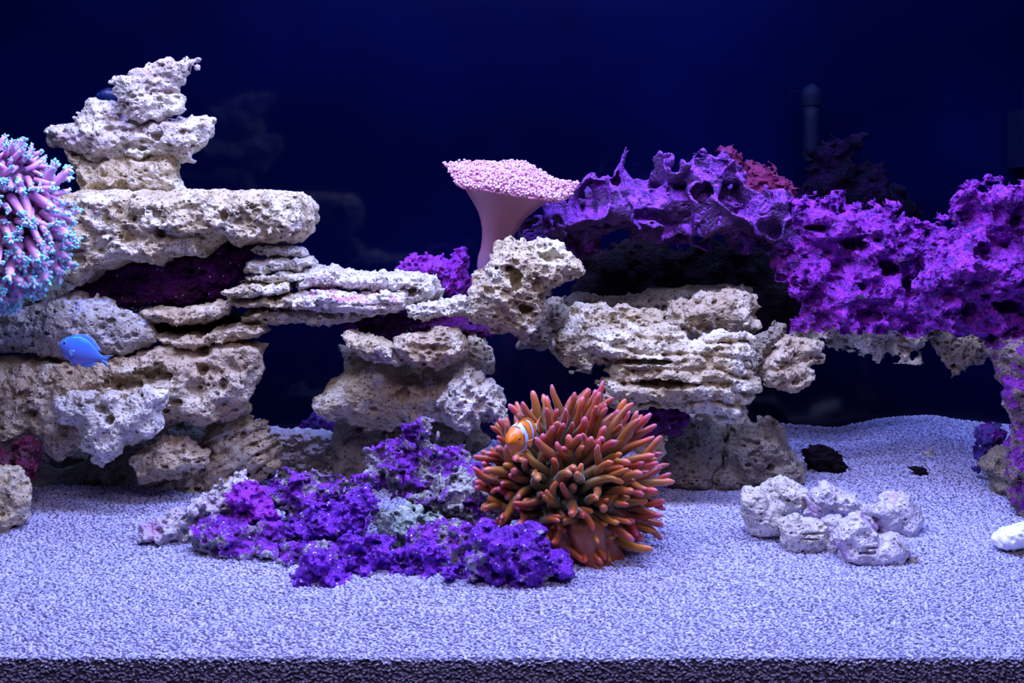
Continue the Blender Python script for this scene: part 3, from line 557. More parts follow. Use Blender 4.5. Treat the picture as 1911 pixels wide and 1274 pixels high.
rock('pebble', 'thin dark curved chip half buried below the square grey pebble',
     Z9((1185,440),(1250,430),(1300,450),(1305,490),(1240,478)), 1.80, 7, 'black_rock_shade', vox=1.4, amp=1.2, warp=1, R=4, cat='pebble')
GR = 'heap of pale rubble rocks on the right sand'
pale = [
 ('round pale rock with a smooth white boss, leftmost of the rubble heap', ((140,620),(170,580),(260,575),(350,610),(395,660),(422,720),(432,790),(390,872),(310,890),(210,865),(150,740)), 1.60, 34, 'pale', 5),
 ('smooth white rock at the back left of the rubble heap', ((260,580),(330,530),(400,515),(480,520),(520,550),(577,572),(572,630),(540,690),(440,735),(380,700),(330,640)), 1.66, 34, 'pale', 5),
 ('dark-pored wrinkled rock topping the middle of the rubble heap', ((555,650),(600,600),(640,570),(650,545),(690,538),(730,560),(780,590),(900,640),(960,700),(1012,780),(990,862),(930,845),(860,760),(780,760),(700,750),(620,770),(555,745)), 1.63, 36, 'lav', 9),
 ('blocky grooved pale rock at the front left of the rubble heap', ((395,800),(440,755),(500,735),(560,760),(680,780),(702,850),(692,930),(642,1012),(540,1002),(420,980),(400,900)), 1.565, 32, 'pale', 6),
 ('rounded mauve rock with slits at the front of the rubble heap', ((735,880),(770,800),(820,750),(900,742),(965,830),(1030,880),(1110,850),(1190,900),(1212,1000),(1150,1040),(1070,1130),(960,1140),(860,1100),(780,1030)), 1.53, 44, 'lav', 5),
 ('broad lavender rock at the right of the rubble heap', ((925,700),(1000,670),(1040,625),(1130,603),(1200,628),(1250,700),(1292,750),(1262,830),(1282,930),(1200,950),(1110,880),(1020,870),(985,780)), 1.62, 38, 'lav', 6),
 ('small pitted rock pinched in the centre of the rubble heap', ((655,770),(730,735),(800,765),(755,870),(760,960),(710,1040),(660,1020),(680,920)), 1.56, 24, 'lav', 5)]
for i, (lb, p, D, T, m, am) in enumerate(pale):
    rock('rubble_rock', lb, Z9(*p), D, T, m, vox=1.9, amp=am*.75, scale=22, warp=4, npits=26, pr=(1.6,4.5), group=GR, ridge=1.2,
         holes=[(1612,1025,16,2.5,8),(1622,1016,14,2.2,8)] if i == 4 else [(1520,990,30,2.5,8),(1505,1000,22,2.5,8)] if i == 3 else [], layers=(20,3,-.4) if i == 2 else None)
rock('snail_shell', 'small dark shell with a white ring tucked under the mauve rubble rock',
     Z9((1050,1135),(1080,1065),(1160,1020),(1235,1000),(1225,1085),(1155,1145)), 1.525, 14, 'grey', vox=1.8, amp=3, scale=12, warp=3, cat='shell')
rock('clam_shell', 'white clam shell lying at the right frame edge on the front sand',
     Z9((1735,895),(1755,868),(1800,835),(1911,798),(2010,785),(2050,860),(1990,935),(1911,945),(1790,950),(1745,930)), 1.55, 34, 'white', vox=2.2, amp=2.0, scale=30, warp=3, R=18, cat='shell', layers=(14,1.2,-.4))
rock('rubble_rock', 'small brown stone propping the white clam shell from below',
     Z9((1745,945),(1911,940),(2000,950),(2000,1040),(1850,1025),(1790,990)), 1.555, 20, 'cream2', vox=2.2, amp=3, scale=16)

# ================================================================== violet rubble in the foreground
GV = 'violet rubble mound in front of the anemone'
fore = [
 ('pale tan rubble rock forming the pointed left tip of the violet mound', ((50,745),(70,660),(180,590),(240,560),(320,560),(340,510),(470,450),(550,400),(600,350),(680,400),(660,450),(580,560),(500,620),(440,640),(360,680),(350,740),(290,772),(150,780),(60,775)), 1.60, 34, 'lav', 9, 20, 0),
 ('smooth bright violet lump crowning the left end of the mound', ((545,480),(570,430),(620,408),(690,430),(780,530),(805,600),(780,680),(700,690),(600,690),(565,570)), 1.575, 34, 'purple', 7, 8, 0),
 ('low dark violet rubble rock on the sand at left of the mound', ((340,670),(400,630),(500,600),(600,620),(700,620),(790,640),(860,720),(870,900),(800,980),(700,950),(620,920),(540,900),(430,820),(340,790)), 1.555, 42, 'rubble', 10, 40, 0),
 ('knobbly violet rubble rock with a pale crest, upper left of the mound', ((700,460),(760,420),(830,368),(870,350),(905,328),(950,350),(990,338),(1080,370),(1170,385),(1175,480),(1150,560),(1000,640),(850,640),(780,560)), 1.62, 42, 'rubble', 11, 44, 6),
 ('coral-knuckled rubble rock in the middle of the mound, blue tipped', ((830,640),(980,540),(1150,500),(1180,430),(1290,410),(1345,540),(1340,640),(1260,700),(1180,740),(1000,780),(860,760)), 1.575, 40, 'rubble2', 10, 44, 6),
 ('knobby rubble stalk with a curled violet cap, highest point of the mound', ((1240,250),(1330,230),(1400,180),(1465,195),(1470,100),(1520,85),(1580,68),(1640,90),(1655,200),(1700,230),(1800,225),(1830,300),(1911,330),(1911,480),(1700,520),(1500,480),(1340,480),(1230,460),(1170,420),(1250,340),(1275,290)), 1.63, 40, 'rubble', 12, 60, 6),
 ('dark mottled grey-green rubble rock against the anemone base', ((1480,420),(1640,360),(1750,320),(1850,290),(1930,330),(1960,460),(1990,560),(1940,660),(1800,680),(1640,640),(1500,560)), 1.61, 42, 'mottled', 12, 60, 5),
 ('flat grey-green rock in the hollow of the mound', ((1320,560),(1500,540),(1650,570),(1800,640),(1850,760),(1640,800),(1400,760),(1320,660)), 1.57, 40, 'green', 9, 30, 5),
 ('ridged violet-grey rubble rock jutting forward, lowest of the mound', ((870,960),(920,880),(945,820),(990,770),(1090,768),(1130,860),(1200,950),(1245,1010),(1225,1080),(1130,1095),(1040,1065),(980,1020),(900,990)), 1.475, 36, 'rubble2', 8, 26, 0),
 ('dense violet rubble rock behind the jutting ridged one', ((1120,790),(1140,740),(1200,690),(1300,690),(1420,735),(1410,860),(1395,960),(1300,1020),(1220,990),(1140,870)), 1.505, 36, 'rubble2', 9, 40, 0),
 ('bubbly violet rubble rock at the front centre of the mound', ((1405,910),(1440,790),(1520,750),(1620,735),(1720,785),(1730,850),(1660,930),(1560,955),(1440,960)), 1.50, 36, 'rubble2', 8, 50, 0),
 ('fingered violet rubble rock splayed on the sand at the front', ((1670,990),(1690,880),(1740,850),(1790,860),(1850,940),(1830,1000),(1770,1050),(1700,1060)), 1.475, 24, 'rubble2', 8, 24, 0),
 ('low violet rubble rock filling the centre left of the mound front', ((800,760),(950,740),(1130,770),(1130,900),(960,960),(900,1000),(800,960)), 1.53, 36, 'rubble', 9, 44, 0),
]
for lb, p, D, T, m, am, nl, sh in fore:
    rock('rubble_rock', lb, Z7(*p), D, T, m, vox=2.0, amp=am*.8, scale=20, warp=8, npits=40, pr=(4,12), lumps=nl, lr=(4,10), octs=3, group=GV, wc=.3, ridge=4, big=22 if nl else 9,
         sheet=(26, 3.2, 12) if sh else None)
rock('rubble_rock', 'large bright violet rubble clump full of cavities, at the foot of the anemone',
     Z8((255,1030),(290,890),(330,850),(380,828),(520,840),(620,850),(700,862),(732,950),(790,1000),(845,1040),(842,1095),(740,1110),(712,1185),(600,1240),(440,1235),(330,1235),(285,1110)), 1.475, 50, 'rubble2', vox=2.1, amp=10, scale=24, warp=6,
     npits=80, pr=(5,15), lumps=90, lr=(5,11), octs=3, group=GV, ridge=2, big=24)
rock('rubble_rock', 'grey-tan weathered rubble knuckle leaning against the anemone left side',
     Z8((90,610),(180,560),(240,520),(300,488),(370,540),(395,640),(420,720),(520,745),(520,780),(440,800),(330,830),(190,840),(100,720)), 1.585, 34, 'mottled', vox=2.1, amp=10, scale=18, warp=6, npits=30, lumps=50, lr=(3,8), group=GV, sheet=(26,3.2,10))
rock('rubble_rock', 'shaded purple rubble rock between grey-green hollow and the front clumps',
     Z8((0,840),(120,800),(300,830),(330,900),(260,1100),(100,1130),(-60,1050),(-60,900)), 1.53, 36, 'rubble', vox=2.3, amp=9, scale=20, npits=30, lumps=40, lr=(4,9), group=GV)

# ================================================================== living things
def tube_mesh(path, radii, nseg=10, cap=True):
    """path: (n,3), radii: (n,), closed by a rounded cap at the end; returns V, F(quads), t per vertex"""
    path = np.array(path, float); n = len(path)
    T = np.gradient(path, axis=0); T /= np.linalg.norm(T, axis=1)[:, None]+1e-9
    ref = np.array([1, 0, 0.]); V = []; tt = []
    for i in range(n):
        b1 = np.cross(T[i], ref); b1 /= np.linalg.norm(b1)+1e-9; b2 = np.cross(T[i], b1)
        a = np.arange(nseg)*2*PI/nseg
        V.append(path[i]+radii[i]*(np.cos(a)[:, None]*b1+np.sin(a)[:, None]*b2)); tt += [i/(n-1)]*nseg
    V = np.concatenate(V); F = []
    for i in range(n-1):
        for j in range(nseg):
            F.append((i*nseg+j, (i+1)*nseg+j, (i+1)*nseg+(j+1) % nseg, i*nseg+(j+1) % nseg))
    if cap:
        k = len(V); V = np.concatenate([V, path[-1:]+T[-1:]*radii[-1]*.5]); tt.append(1.0); o = (n-1)*nseg
        for j in range(0, nseg, 2): F.append((o+j, k, o+(j+2) % nseg, o+(j+1) % nseg))
    return V, np.array(F), np.array(tt)
def merge(parts):
    V = []; F = []; A = []; o = 0
    for v, f, a in parts: V.append(v); F.append(f+o); A.append(a); o += len(v)
    return np.concatenate(V), np.concatenate(F), np.concatenate(A)
def grad_mat(name, stops, rough=.4, sheen=.0, sss=0.0, sheencol=(1,1,1), vary=.15):
    m, t, b = nt(name); at = N(t, 'ShaderNodeAttribute', attribute_name='t'); r = N(t, 'ShaderNodeValToRGB')
    el = r.color_ramp.elements
    while len(el) < len(stops): el.new(.5)
    for e, (p, c) in zip(el, stops): e.position = p; e.color = (*c, 1)
    t.links.new(at.outputs['Fac'], r.inputs[0])
    oi = N(t, 'ShaderNodeObjectInfo'); hs = N(t, 'ShaderNodeHueSaturation')
    t.links.new(ramp(t, oi.outputs['Random'], 0, 1, 1-vary*1.6, 1+vary), hs.inputs['Value'])
    t.links.new(ramp(t, math2(t, 'FRACT', math2(t, 'MULTIPLY', oi.outputs['Random'], 7.3), 0), 0, 1, .5-vary*.12, .5+vary*.12), hs.inputs['Hue'])
    t.links.new(r.outputs[0], hs.inputs['Color']); t.links.new(hs.outputs[0], b.inputs['Base Color'])
    b.inputs['Roughness'].default_value = rough; b.inputs['Sheen Weight'].default_value = sheen; b.inputs['Sheen Tint'].default_value = (*sheencol, 1)
    b.inputs['Sheen Roughness'].default_value = .3
    if sss: b.inputs['Subsurface Weight'].default_value = sss; b.inputs['Subsurface Radius'].default_value = (.006, .003, .002); b.inputs['Subsurface Scale'].default_value = 1
    return m
def aim(dirv, roll=0):
    return Vector(dirv).to_track_quat('Z', 'Y') @ Quaternion((0, 0, 1), roll)
def add_piece(name, me, parent, loc, quat, sc):
    o = bpy.data.objects.new(name, me); COL.objects.link(o); o.parent = parent; o.location = Vector(loc)-parent.location
    o.rotation_mode = 'QUATERNION'; o.rotation_quaternion = quat; o.scale = sc if hasattr(sc, '__len__') else (sc,)*3
    return o
def empty(name, loc, label, cat, group=None):
    o = bpy.data.objects.new(name, None); COL.objects.link(o); o.location = loc; o.empty_display_size = .02; tag(o, label, cat, group); return o
rg = np.random.default_rng(5)

# ---- bubble-tip anemone
M['tent'] = grad_mat('anemone_tentacle', [(0,(.06,.07,.03)),(.40,(.15,.085,.025)),(.72,(.36,.11,.012)),(.90,(.58,.15,.018)),(1,(.64,.15,.06))], rough=.35, sheen=.8, sheencol=(.2,.9,.9))
M['tent2'] = grad_mat('anemone_tentacle_pink_tip', [(0,(.07,.07,.03)),(.45,(.18,.085,.025)),(.76,(.40,.11,.018)),(.92,(.60,.12,.06)),(1,(.66,.14,.18))], rough=.35, sheen=.6, sheencol=(.4,.6,.9))
tents = []
for k in range(10):
    r2 = np.random.default_rng(40+k); n = 12; u = np.linspace(0, 1, n)
    bx, by = r2.uniform(-.38, .38, 2); sx = r2.uniform(-.14, .14)
    path = np.stack([bx*u**2+sx*np.sin(u*5), by*u**2+sx*np.cos(u*4)-sx, u*(1-.08*abs(bx))], 1)
    prof = np.interp(u, [0, .30, .58, .76, .84, .93, 1], [.15, .115, .11, r2.uniform(.07,.10), r2.uniform(.065,.08), r2.uniform(.075,.10), .045])
    v, f, a = tube_mesh(path, prof, 10)
    tents.append((v, f, a))
tm = [[mesh_from('tentacle', v, f, M[q], attrs={'t': a}) for (v, f, a) in tents] for q in ('tent', 'tent2')]
AC = P3(1055, 925, 1.56); s = 1.56/FPX
anem = empty('sea_anemone', P3(1085, 1085, 1.54), 'large orange bubble-tip anemone with pink-tipped tentacles beside the violet rubble mound', 'anemone')
# column and foot
def body_mesh(prof, nseg=40, wob=.08, seed=0, cx=None):
    rr = np.random.default_rng(seed); V = []; A = []
    for i, (z, r, ox, oy) in enumerate(prof):
        a = np.arange(nseg)*2*PI/nseg
        w_ = 1+wob*np.sin(a*5+1.3)+wob*.7*np.sin(a*9+i*.5)+wob*.5*np.sin(a*14+seed)
        V.append(np.stack([ox+r*np.cos(a)*w_, oy+r*np.sin(a)*w_*.8, np.full(nseg, z)], 1)); A += [i/(len(prof)-1)]*nseg
    V = np.concatenate(V); F = []
    for i in range(len(prof)-1):
        for j in range(nseg): F.append((i*nseg+j, i*nseg+(j+1) % nseg, (i+1)*nseg+(j+1) % nseg, (i+1)*nseg+j))
    return V, np.array(F), np.array(A)
foot = body_mesh([(-.02,.060,.014,0),(.003,.066,.014,0),(.010,.058,.012,0),(.018,.044,.008,0),(.028,.037,.002,0),(.040,.036,-.002,0),(.052,.040,-.006,0),(.064,.044,-.008,0),(.074,.040,-.010,0),(.080,.02,-.012,0),(.081,.002,-.012,0)], nseg=64, wob=.17)
fm = grad_mat('anemone_foot', [(0,(.24,.04,.05)),(.3,(.28,.055,.03)),(.6,(.34,.09,.03)),(1,(.2,.08,.03))], rough=.4, sheen=.3, sheencol=(.5,.6,.8), vary=0)
link('foot', mesh_from('foot', foot[0], foot[1], fm, attrs={'t': foot[2]}), anem, (0, 0, 0))
# oral body: an egg that carries the tentacles, tilted up and to the right
ell = np.array([96, 70, 92.])*s
bm_v, bm_f = ico(3)
bm_t = mesh_from('oral_disc', bm_v*ell, bm_f, grad_mat('anemone_disc', [(0,(.22,.10,.03)),(1,(.22,.10,.03))], sheen=.3, vary=0), attrs={'t': np.zeros(len(bm_v))})
C0 = P3(1044, 912, 1.565); link('oral_disc', bm_t, anem, C0-anem.location)
cnt = 0; tries = 0; pts_ = []
while cnt < 296 and tries < 60000:
    tries += 1
    d = rg.normal(size=3); d /= np.linalg.norm(d)
    if d[1] > .45: continue
    if d[2] < -.80 and d[0] < .25: continue
    if d[0] < -.35 and d[2] < -.40: continue
    if any(np.dot(d, q) > .9905 for q in pts_): continue
    pts_.append(d); cnt += 1
    pos = np.array(C0)+d*ell*.93
    dirv = d*np.array([1, .8, 1])+np.array([.28, -.18, .26])*(1 if d[2] > -.2 else .5)+rg.normal(size=3)*.27
    if d[2] < -.2: dirv += np.array([.35, -.1, -.05])
    if d[0] < -.3: dirv += np.array([-.25, 0, 0])
    Lr = 74+rg.uniform(-22, 26)+34*max(0, d[0])+18*max(0, d[2])
    if d[1] < -.5: Lr *= .82
    if d[0] < -.4: Lr *= .85
    L_ = Lr*s
    wd = rg.uniform(.78, 1.26)*(70/Lr)
    edge = (d[2] > .45 or d[0] > .62 or d[0] < -.55) and rg.random() < .75
    add_piece('tentacle', tm[1 if edge else 0][rg.integers(10)], anem, pos, aim(dirv, rg.uniform(0, 6.28)), (L_*wd, L_*wd, L_))

# ---- pink frilly coral colony, top left
M['frill'] = grad_mat('frilly_coral_lobe', [(0,(.34,.12,.28)),(.45,(.74,.34,.60)),(.80,(.82,.48,.76)),(.90,(.36,.66,.78)),(1,(.16,.85,.80))], rough=.4, sheen=.25, sheencol=(.5,.8,1), vary=.12)
lobes = []
for k in range(10):
    r2 = np.random.default_rng(80+k); parts = []; n = 8; u = np.linspace(0, 1, n)
    bend = r2.uniform(-.3, .3, 2)
    path = np.stack([bend[0]*u**2, bend[1]*u**2, u], 1)
    v, f, a = tube_mesh(path, np.interp(u, [0, .6, 1], [.20, .17, .13]), 8); parts.append((v, f, a*.72))
    for q in range(11):                    # knobby tips
        uu = r2.uniform(.62, 1.0) if q > 3 else 1.0; base = np.array([bend[0]*uu**2, bend[1]*uu**2, uu])
        dr = r2.normal(size=3); dr[2] = abs(dr[2])*.8+.25; dr /= np.linalg.norm(dr); ln = r2.uniform(.16, .30)
        p2 = base+np.outer(np.linspace(.0, 1, 5), dr*ln)
        v, f, a = tube_mesh(p2, [.08, .062, .052, .066, .04], 6); parts.append((v, f, .62+a*.38))
    V_, F_, A_ = merge(parts); lobes.append(mesh_from('polyp', V_, F_, M['frill'], attrs={'t': A_}))
CC = P3(-8, 400, 1.62); s = 1.62/FPX
fr_ = empty('frilly_coral', P3(20, 570, 1.62), 'pink-lilac frilly coral ball with turquoise knobby tips at the left frame edge', 'coral')
ell = np.array([112, 90, 128.])*s
bm_v, bm_f = ico(3)
core = link('core', mesh_from('core', bm_v*ell*.86, bm_f, plain('frilly_coral_core', (.10,.03,.10))), fr_, CC-fr_.location)
pts_ = []; tries = 0
while len(pts_) < 298 and tries < 40000:
    tries += 1
    d = rg.normal(size=3); d /= np.linalg.norm(d)
    if d[1] > .45 or d[0] < -.25: continue
    if any(np.dot(d, q) > .9915 for q in pts_): continue
    pts_.append(d); pos = np.array(CC)+d*ell*.92
    dirv = d+np.array([.12, -.05, -.55 if d[2] < .3 else .0])+rg.normal(size=3)*.55
    L_ = rg.uniform(36, 54)*s*(1.25 if d[2] < -.2 else .72 if d[2] > .55 else 1)
    add_piece('polyp', lobes[rg.integers(10)], fr_, pos, aim(dirv, rg.uniform(0, 6.28)), (L_*.86, L_*.86, L_))

# ---- mushroom leather coral
s = 1.74/FPX
base = P3(908, 505, 1.74)
tc_ = empty('mushroom_coral', base, 'pink mushroom-shaped leather coral on a smooth stalk beside the ruffled violet rock', 'coral')
msk = grad_mat('leather_stalk', [(0,(.24,.13,.26)),(.5,(.34,.13,.18)),(1,(.48,.18,.25))], rough=.42, sss=.0, vary=0)
# stalk sections by picture row: row, left, right
sec = [(512,893,926),(495,890,929),(478,892,934),(462,897,944),(445,899,955),(428,899,966),(410,896,978),(395,890,992),(380,880,1008),(368,871,1022),(359,866,1032)]
V = []; A = []; ns = 48
for i, (row, l_, r_) in enumerate(sec):
    a = np.arange(ns)*2*PI/ns; R_ = (r_-l_)/2*s; cx_ = ((l_+r_)/2-CX)*s-base.x; wv = 1+.02*np.sin(a*7+i*.2)
    tilt = (np.cos(a))*(0 if i < 7 else (i-6)*2.6)*s
    V.append(np.stack([cx_+R_*np.cos(a)*wv, R_*.9*np.sin(a)*wv, ZC-(row-CY)*s-base.z-tilt], 1)); A += [i/(len(sec)-1)]*ns
V = np.concatenate(V); F = [(i*ns+j, i*ns+(j+1) % ns, (i+1)*ns+(j+1) % ns, (i+1)*ns+j) for i in range(len(sec)-1) for j in range(ns)]
link('stalk', mesh_from('stalk', V, F, msk, attrs={'t': np.array(A)}), tc_, (0, 0, 0))
# cap: folded disc, upper face tipped towards the viewer
cx0, cz0 = 952, 338
mcap = grad_mat('leather_cap', [(0,(.46,.17,.24)),(.55,(.48,.18,.26)),(1,(.50,.20,.30))], rough=.6, vary=0)
def cap_pt(a, r, up):
    rim = 1+.035*np.sin(a*5+.8)+.03*np.sin(a*8+2)+.02*np.sin(a*13)
    x = 118*r*rim*np.cos(a); y = 92*r*rim*np.sin(a)
    z = -x*.155+y*.32+6*np.sin(x*.045+1.2)*r*r+4.5*np.sin(a*6+1)*r**3-9*(r**4)*0+5*np.cos(x*.03)*(1-r)
    return x, y, z+(7 if up else -7*(1-r**6))
V = []; A = []; nr = 22; na = 96
for sgn in (1, 0):
    for i in range(nr+1):
        r = i/nr if i else .002
        for j in range(na):
            a = 2*PI*j/na; x, y, z = cap_pt(a, r*(1 if sgn else .985), sgn)
            rr = r
            z = z-(7*rr**5 if sgn else 0)+ (0 if sgn else 0)
            V.append((x*s, y*s, z*s)); A.append(.3+.7*(sgn))
V = np.array(V)+np.array([(cx0-CX)*s-base.x, 0, ZC-(cz0-CY)*s-base.z]); F = []
o2 = (nr+1)*na
for i in range(nr):
    for j in range(na):
        F.append((i*na+j, (i+1)*na+j, (i+1)*na+(j+1) % na, i*na+(j+1) % na))
        F.append((o2+i*na+j, o2+i*na+(j+1) % na, o2+(i+1)*na+(j+1) % na, o2+(i+1)*na+j))
for j in range(na): F.append((nr*na+j, o2+nr*na+j, o2+nr*na+(j+1) % na, nr*na+(j+1) % na))
link('cap', mesh_from('cap', V, F, mcap, attrs={'t': np.array(A)}), tc_, (0, 0, 0))
mp_ = grad_mat('leather_polyps', [(0,(.42,.13,.19)),(.6,(.56,.22,.32)),(1,(.74,.46,.60))], rough=.5, vary=0)
parts = []; tr2 = np.random.default_rng(9)
base_t = [tube_mesh([(0,0,0),(.02,.01,.4),(.05*(-1)**q,.05,.8),(.1*(-1)**q,.08,1)], [.22, .16, .18, .27], 5) for q in range(3)]
for i in range(2600):
    a = tr2.uniform(0, 2*PI); r = math.sqrt(tr2.uniform(0, 1.0)); x, y, z = cap_pt(a, r, 1); z -= 7*r**5
    v, f, at = base_t[i % 3]; L_ = tr2.uniform(5, 12)*s
    dv = Vector((tr2.normal()*.35+np.cos(a)*r**3*.7, tr2.normal()*.35+np.sin(a)*r**3*.8-.15, 1)); Rm_ = np.array(aim(dv, tr2.uniform(0, 6)).to_matrix())
    parts.append((((v*L_)@Rm_.T)+np.array([x, y, z-1])*s, f, at))
V_, F_, A_ = merge(parts); V_ = V_+np.array([(cx0-CX)*s-base.x, 0, ZC-(cz0-CY)*s-base.z])
tag(link('polyps', mesh_from('polyps', V_, F_, mp_, attrs={'t': A_}), tc_, (0, 0, 0)), kind='stuff')

# ---- fish
def col_mat(name, rough=.3):
    m, t, b = nt(name); at = N(t, 'ShaderNodeAttribute', attribute_name='col'); t.links.new(at.outputs['Color'], b.inputs['Base Color'])
    b.inputs['Roughness'].default_value = rough; b.inputs['Specular IOR Level'].default_value = .4; return m
MF = col_mat('fish_skin')
def fish_body(L, H, Wd, colf, nose=.5):
    """length along +X from nose (x=0) to tail root, z up"""
    n = 40; ns = 28; V = []; F = []
    u = np.linspace(0, 1, n)
    h = H*np.interp(u, [0,.03,.10,.22,.40,.60,.80,.93,1], [.02,.24,.52,.82,1,.88,.50,.24,.20])/2
    wd = Wd*np.interp(u, [0,.03,.12,.28,.45,.65,.85,1], [.02,.34,.78,1,.95,.66,.28,.10])/2
    for i in range(n):
        a = np.arange(ns)*2*PI/ns; V.append(np.stack([np.full(ns, u[i]*L), wd[i]*np.sin(a), h[i]*np.cos(a)], 1))
    V = np.concatenate(V)
    F = [(i*ns+j, (i+1)*ns+j, (i+1)*ns+(j+1) % ns, i*ns+(j+1) % ns) for i in range(n-1) for j in range(ns)]
    F.append((0, 7, 14, 21)); C = colf(V[:, 0]/L, V[:, 2]/(H/2), V[:, 1])
    return mesh_from('body', V, F, MF, attrs={'col': C})
def fin_mesh(name, outline, th, colf, ribs=9):
    """thin membrane of real thickness: outline rows (x0,z0)-(x1,z1) root to edge, rippled along the rays"""
    V = []; F = []; m = len(outline); k = 6
    for side in (1, -1):
        for i, (ax, az, bx, bz) in enumerate(outline):
            for j in range(k):
                q = j/(k-1); V.append((ax+(bx-ax)*q, side*th*(1-.8*q)+th*1.2*math.sin(i*2.1)*q, az+(bz-az)*q))
    o = m*k
    for i in range(m-1):
        for j in range(k-1):
            a = i*k+j; F.append((a, a+1, a+k+1, a+k)); F.append((o+a, o+a+k, o+a+k+1, o+a+1))
    for i in range(m-1): a = i*k+k-1; F.append((a, o+a, o+a+k, a+k)); a = i*k; F.append((a, a+k, o+a+k, o+a))
    for j in range(k-1): F.append((j, o+j, o+j+1, j+1)); a = (m-1)*k+j; F.append((a, a+1, o+a+1, o+a))
    V = np.array(V); q = np.tile(np.linspace(0, 1, k), 2*m)
    return mesh_from(name, V, F, MF, attrs={'col': colf(V, q)})
def eye(parent, x, y, z, r, ringcol):
    v, f = ico(2)
    cl = lambda c: np.tile(np.array(c, float), (len(v), 1))
    for sd in (1, -1):
        e = link('eye', mesh_from('eye', v*[r, r*.5, r], f, MF, attrs={'col': cl(ringcol)}), parent, (x, sd*y, z))
        link('pupil', mesh_from('pupil', v*[r*.62, r*.5, r*.62], f, MF, attrs={'col': cl((.004,.004,.006))}), e, (0, sd*r*.22, 0))
def lerp3(a, b, t): return np.array(a)[None]*(1-t[:, None])+np.array(b)[None]*t[:, None]
def make_fish(name, loc, label, L, H, Wd, bodycol, fincol, ringcol, rot, tail=(.24,.5), extra=True, band=None, group=None):
    e = empty(name, loc, label, 'fish', group); e.rotation_euler = rot
    link('body', fish_body(L, H, Wd, bodycol), e, (-L*.45, 0, 0))
    X = -L*.45
    t_ = [(L*.97+X, (i/8-.5)*H*.2, L*(1+tail[0]*(1-.45*math.cos((i/8-.5)*PI)))+X, (i/8-.5)*H*tail[1]*2) for i in range(9)]
    link('tail_fin', fin_mesh('tail_fin', t_, H*.018, fincol), e)
    d_ = [(L*(.24+.62*i/11)+X, H*.5*np.interp(.24+.62*i/11, [0,.1,.22,.4,.6,.8,.93], [.24,.52,.82,.98,.86,.48,.24]), L*(.28+.66*i/11)+X, H*(.5*np.interp(.24+.62*i/11, [0,.1,.22,.4,.6,.8,.93], [.24,.52,.82,.98,.86,.48,.24])+.10*math.sin((i+1.2)/12.5*PI)+.02)) for i in range(12)]
    link('dorsal_fin', fin_mesh('dorsal_fin', d_, H*.016, fincol), e)
    a_ = [(L*(.58+.28*i/7)+X, -H*.5*np.interp(.58+.28*i/7, [.4,.6,.8,.93], [.98,.86,.48,.24]), L*(.64+.30*i/7)+X, -H*(.5*np.interp(.58+.28*i/7, [.4,.6,.8,.93], [.98,.86,.48,.24])+.10*math.sin((i+1)/9*PI)+.02)) for i in range(8)]
    link('anal_fin', fin_mesh('anal_fin', a_, H*.016, fincol), e)
    for sd in (1, -1):
        p_ = [(0, (i/6-.5)*H*.10, L*.15*(1-.3*abs(i/6-.5)), (i/6-.5)*H*.34) for i in range(7)]
        pf = link('pectoral_fin', fin_mesh('pectoral_fin', p_, H*.012, fincol), e, (L*.30+X, sd*Wd*.47, -H*.10)); pf.rotation_euler = (0, .3, sd*.55)
        v_ = [(0, (i/4-.5)*H*.06, L*.05+L*.04*i/4, -H*.14-.0*i) for i in range(5)]
        vf = link('pelvic_fin', fin_mesh('pelvic_fin', v_, H*.012, fincol), e, (L*.40+X, sd*Wd*.18, -H*.44))
    eye(e, L*.135+X, Wd*.33, H*.10, H*.065, ringcol)
    return e
s = 1.56/FPX
def chr_body(u, v, y): return lerp3((.24,.26,.72), (.002,.20,.85), np.clip(v*.62+.48, 0, 1))
def chr_fin(V, q): return lerp3((.10,.40,.88), (.22,.34,.80), q)
make_fish('blue_fish', P3(147, 653, 1.56), 'small bright blue oval fish swimming before the lower left rocks', 86*s, 54*s, 22*s, chr_body, chr_fin, (.03,.28,.55), (0, math.radians(20), 0), tail=(.20,.24))
s = 1.535/FPX
def cl_body(u, v, y):
    C = np.tile(np.array([.92,.22,.01]), (len(u), 1)); W_ = np.array([.62,.72,.95]); K = np.array([.02,.015,.02])
    wob = .02*np.sin(v*2.5)
    for c, h in ((.30,.050),(.60,.055),(.90,.035)):
        dd = np.abs(u+wob-c); C[dd < h+.022] = K; C[dd < h] = W_
    return C
def cl_fin(V, q): return np.where((q > .75)[:, None], np.array([.02,.015,.02]), np.array([.90,.24,.02]))
make_fish('clownfish', P3(974, 812, 1.462), 'orange clownfish with white bands nestled among anemone tentacles', 118*s, 56*s, 38*s, cl_body, cl_fin, (.5,.2,.03), (math.radians(4), math.radians(-6), math.radians(64)), tail=(.18,.36))
s = 1.9/FPX
def dk_body(u, v, y): return lerp3((.002,.008,.05), (.003,.012,.08), np.clip(v*.5+.5, 0, 1))
def dk_fin(V, q): return lerp3((.002,.01,.06), (.002,.008,.05), q)
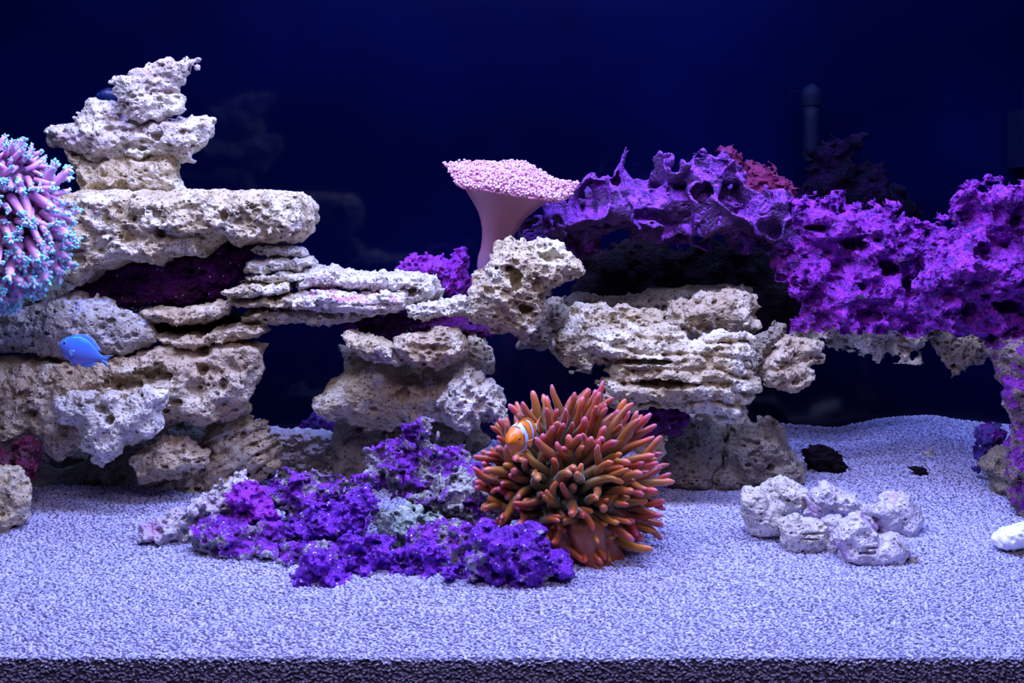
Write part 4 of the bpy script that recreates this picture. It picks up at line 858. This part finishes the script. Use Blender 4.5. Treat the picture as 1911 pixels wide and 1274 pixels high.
make_fish('dark_blue_fish', P3(200, 180, 1.9), 'dim dark blue fish peeking out behind the crown rock of the left tower', 52*s, 27*s, 10*s, dk_body, dk_fin, (.02,.04,.1), (0, 0, 0), tail=(.2,.3))

# ---- overflow box, and dim solids standing in for back-panel reflections
v, f, a = tube_mesh([(0,0,0),(0,0,.05),(0,0,.09),(0,0,.105)], [.0125,.0125,.0125,.0125], 20)
s2 = 1.98/FPX
pe = empty('pipe_reflection', P3(1514, 262, 1.98), 'dim blue upright pipe reflection, built solid before the back panel above the right reef', 'pipe')  # solid standing in for a tube reflected in the back panel
mpipe = plain('painted_pipe_reflection', (.001,.003,.016), .6, .05)
link('pipe', mesh_from('pipe', *tube_mesh([(0,0,-.03),(0,0,0),(0,0,.03),(0,0,.055)], [.0115]*4, 20)[:2], mpipe), pe)
link('nozzle', mesh_from('nozzle', *tube_mesh([(0,0,.05),(0,0,.056),(0,0,.066),(0,-.003,.075),(0,-.004,.079)], [.0135,.0145,.0145,.012,.007], 20)[:2], mpipe), pe)
rock('rock_reflection', 'faint mauve rock reflection, built solid before the back panel under the upright pipe',  # solid standing in for violet rock reflected in the back panel
     [(1490,262),(1530,255),(1600,250),(1610,290),(1640,300),(1670,340),(1700,385),(1720,470),(1520,470),(1490,380),(1500,320)], 1.965, 30, 'mauve_reflection', vox=4, amp=10, npits=20, pr=(4,8))

ob = empty('overflow_box', P3(1935, 330, 1.97), 'dim blue plastic overflow box at the upper right frame edge', 'overflow box')
m2 = plain('blue_overflow_plastic', (.0008,.003,.022), .5, .1); q0 = P3(1903, 312, 1.97); q1 = P3(1990, 205, 1.97)
def part_box(name, a, b_, y0, y1, parent):
    me_o = box(name, a[0], b_[0], y0, y1, a[2], b_[2], m2); me_o.parent = parent; me_o.location = -parent.location; return me_o
part_box('box_body', q0, q1, 1.955, 2.02, ob)
for k in range(5):
    a_ = P3(1906+k*17, 205, 1.97); b2 = P3(1917+k*17, 165, 1.97); part_box('comb_tooth', a_, b2, 1.957, 1.963, ob)
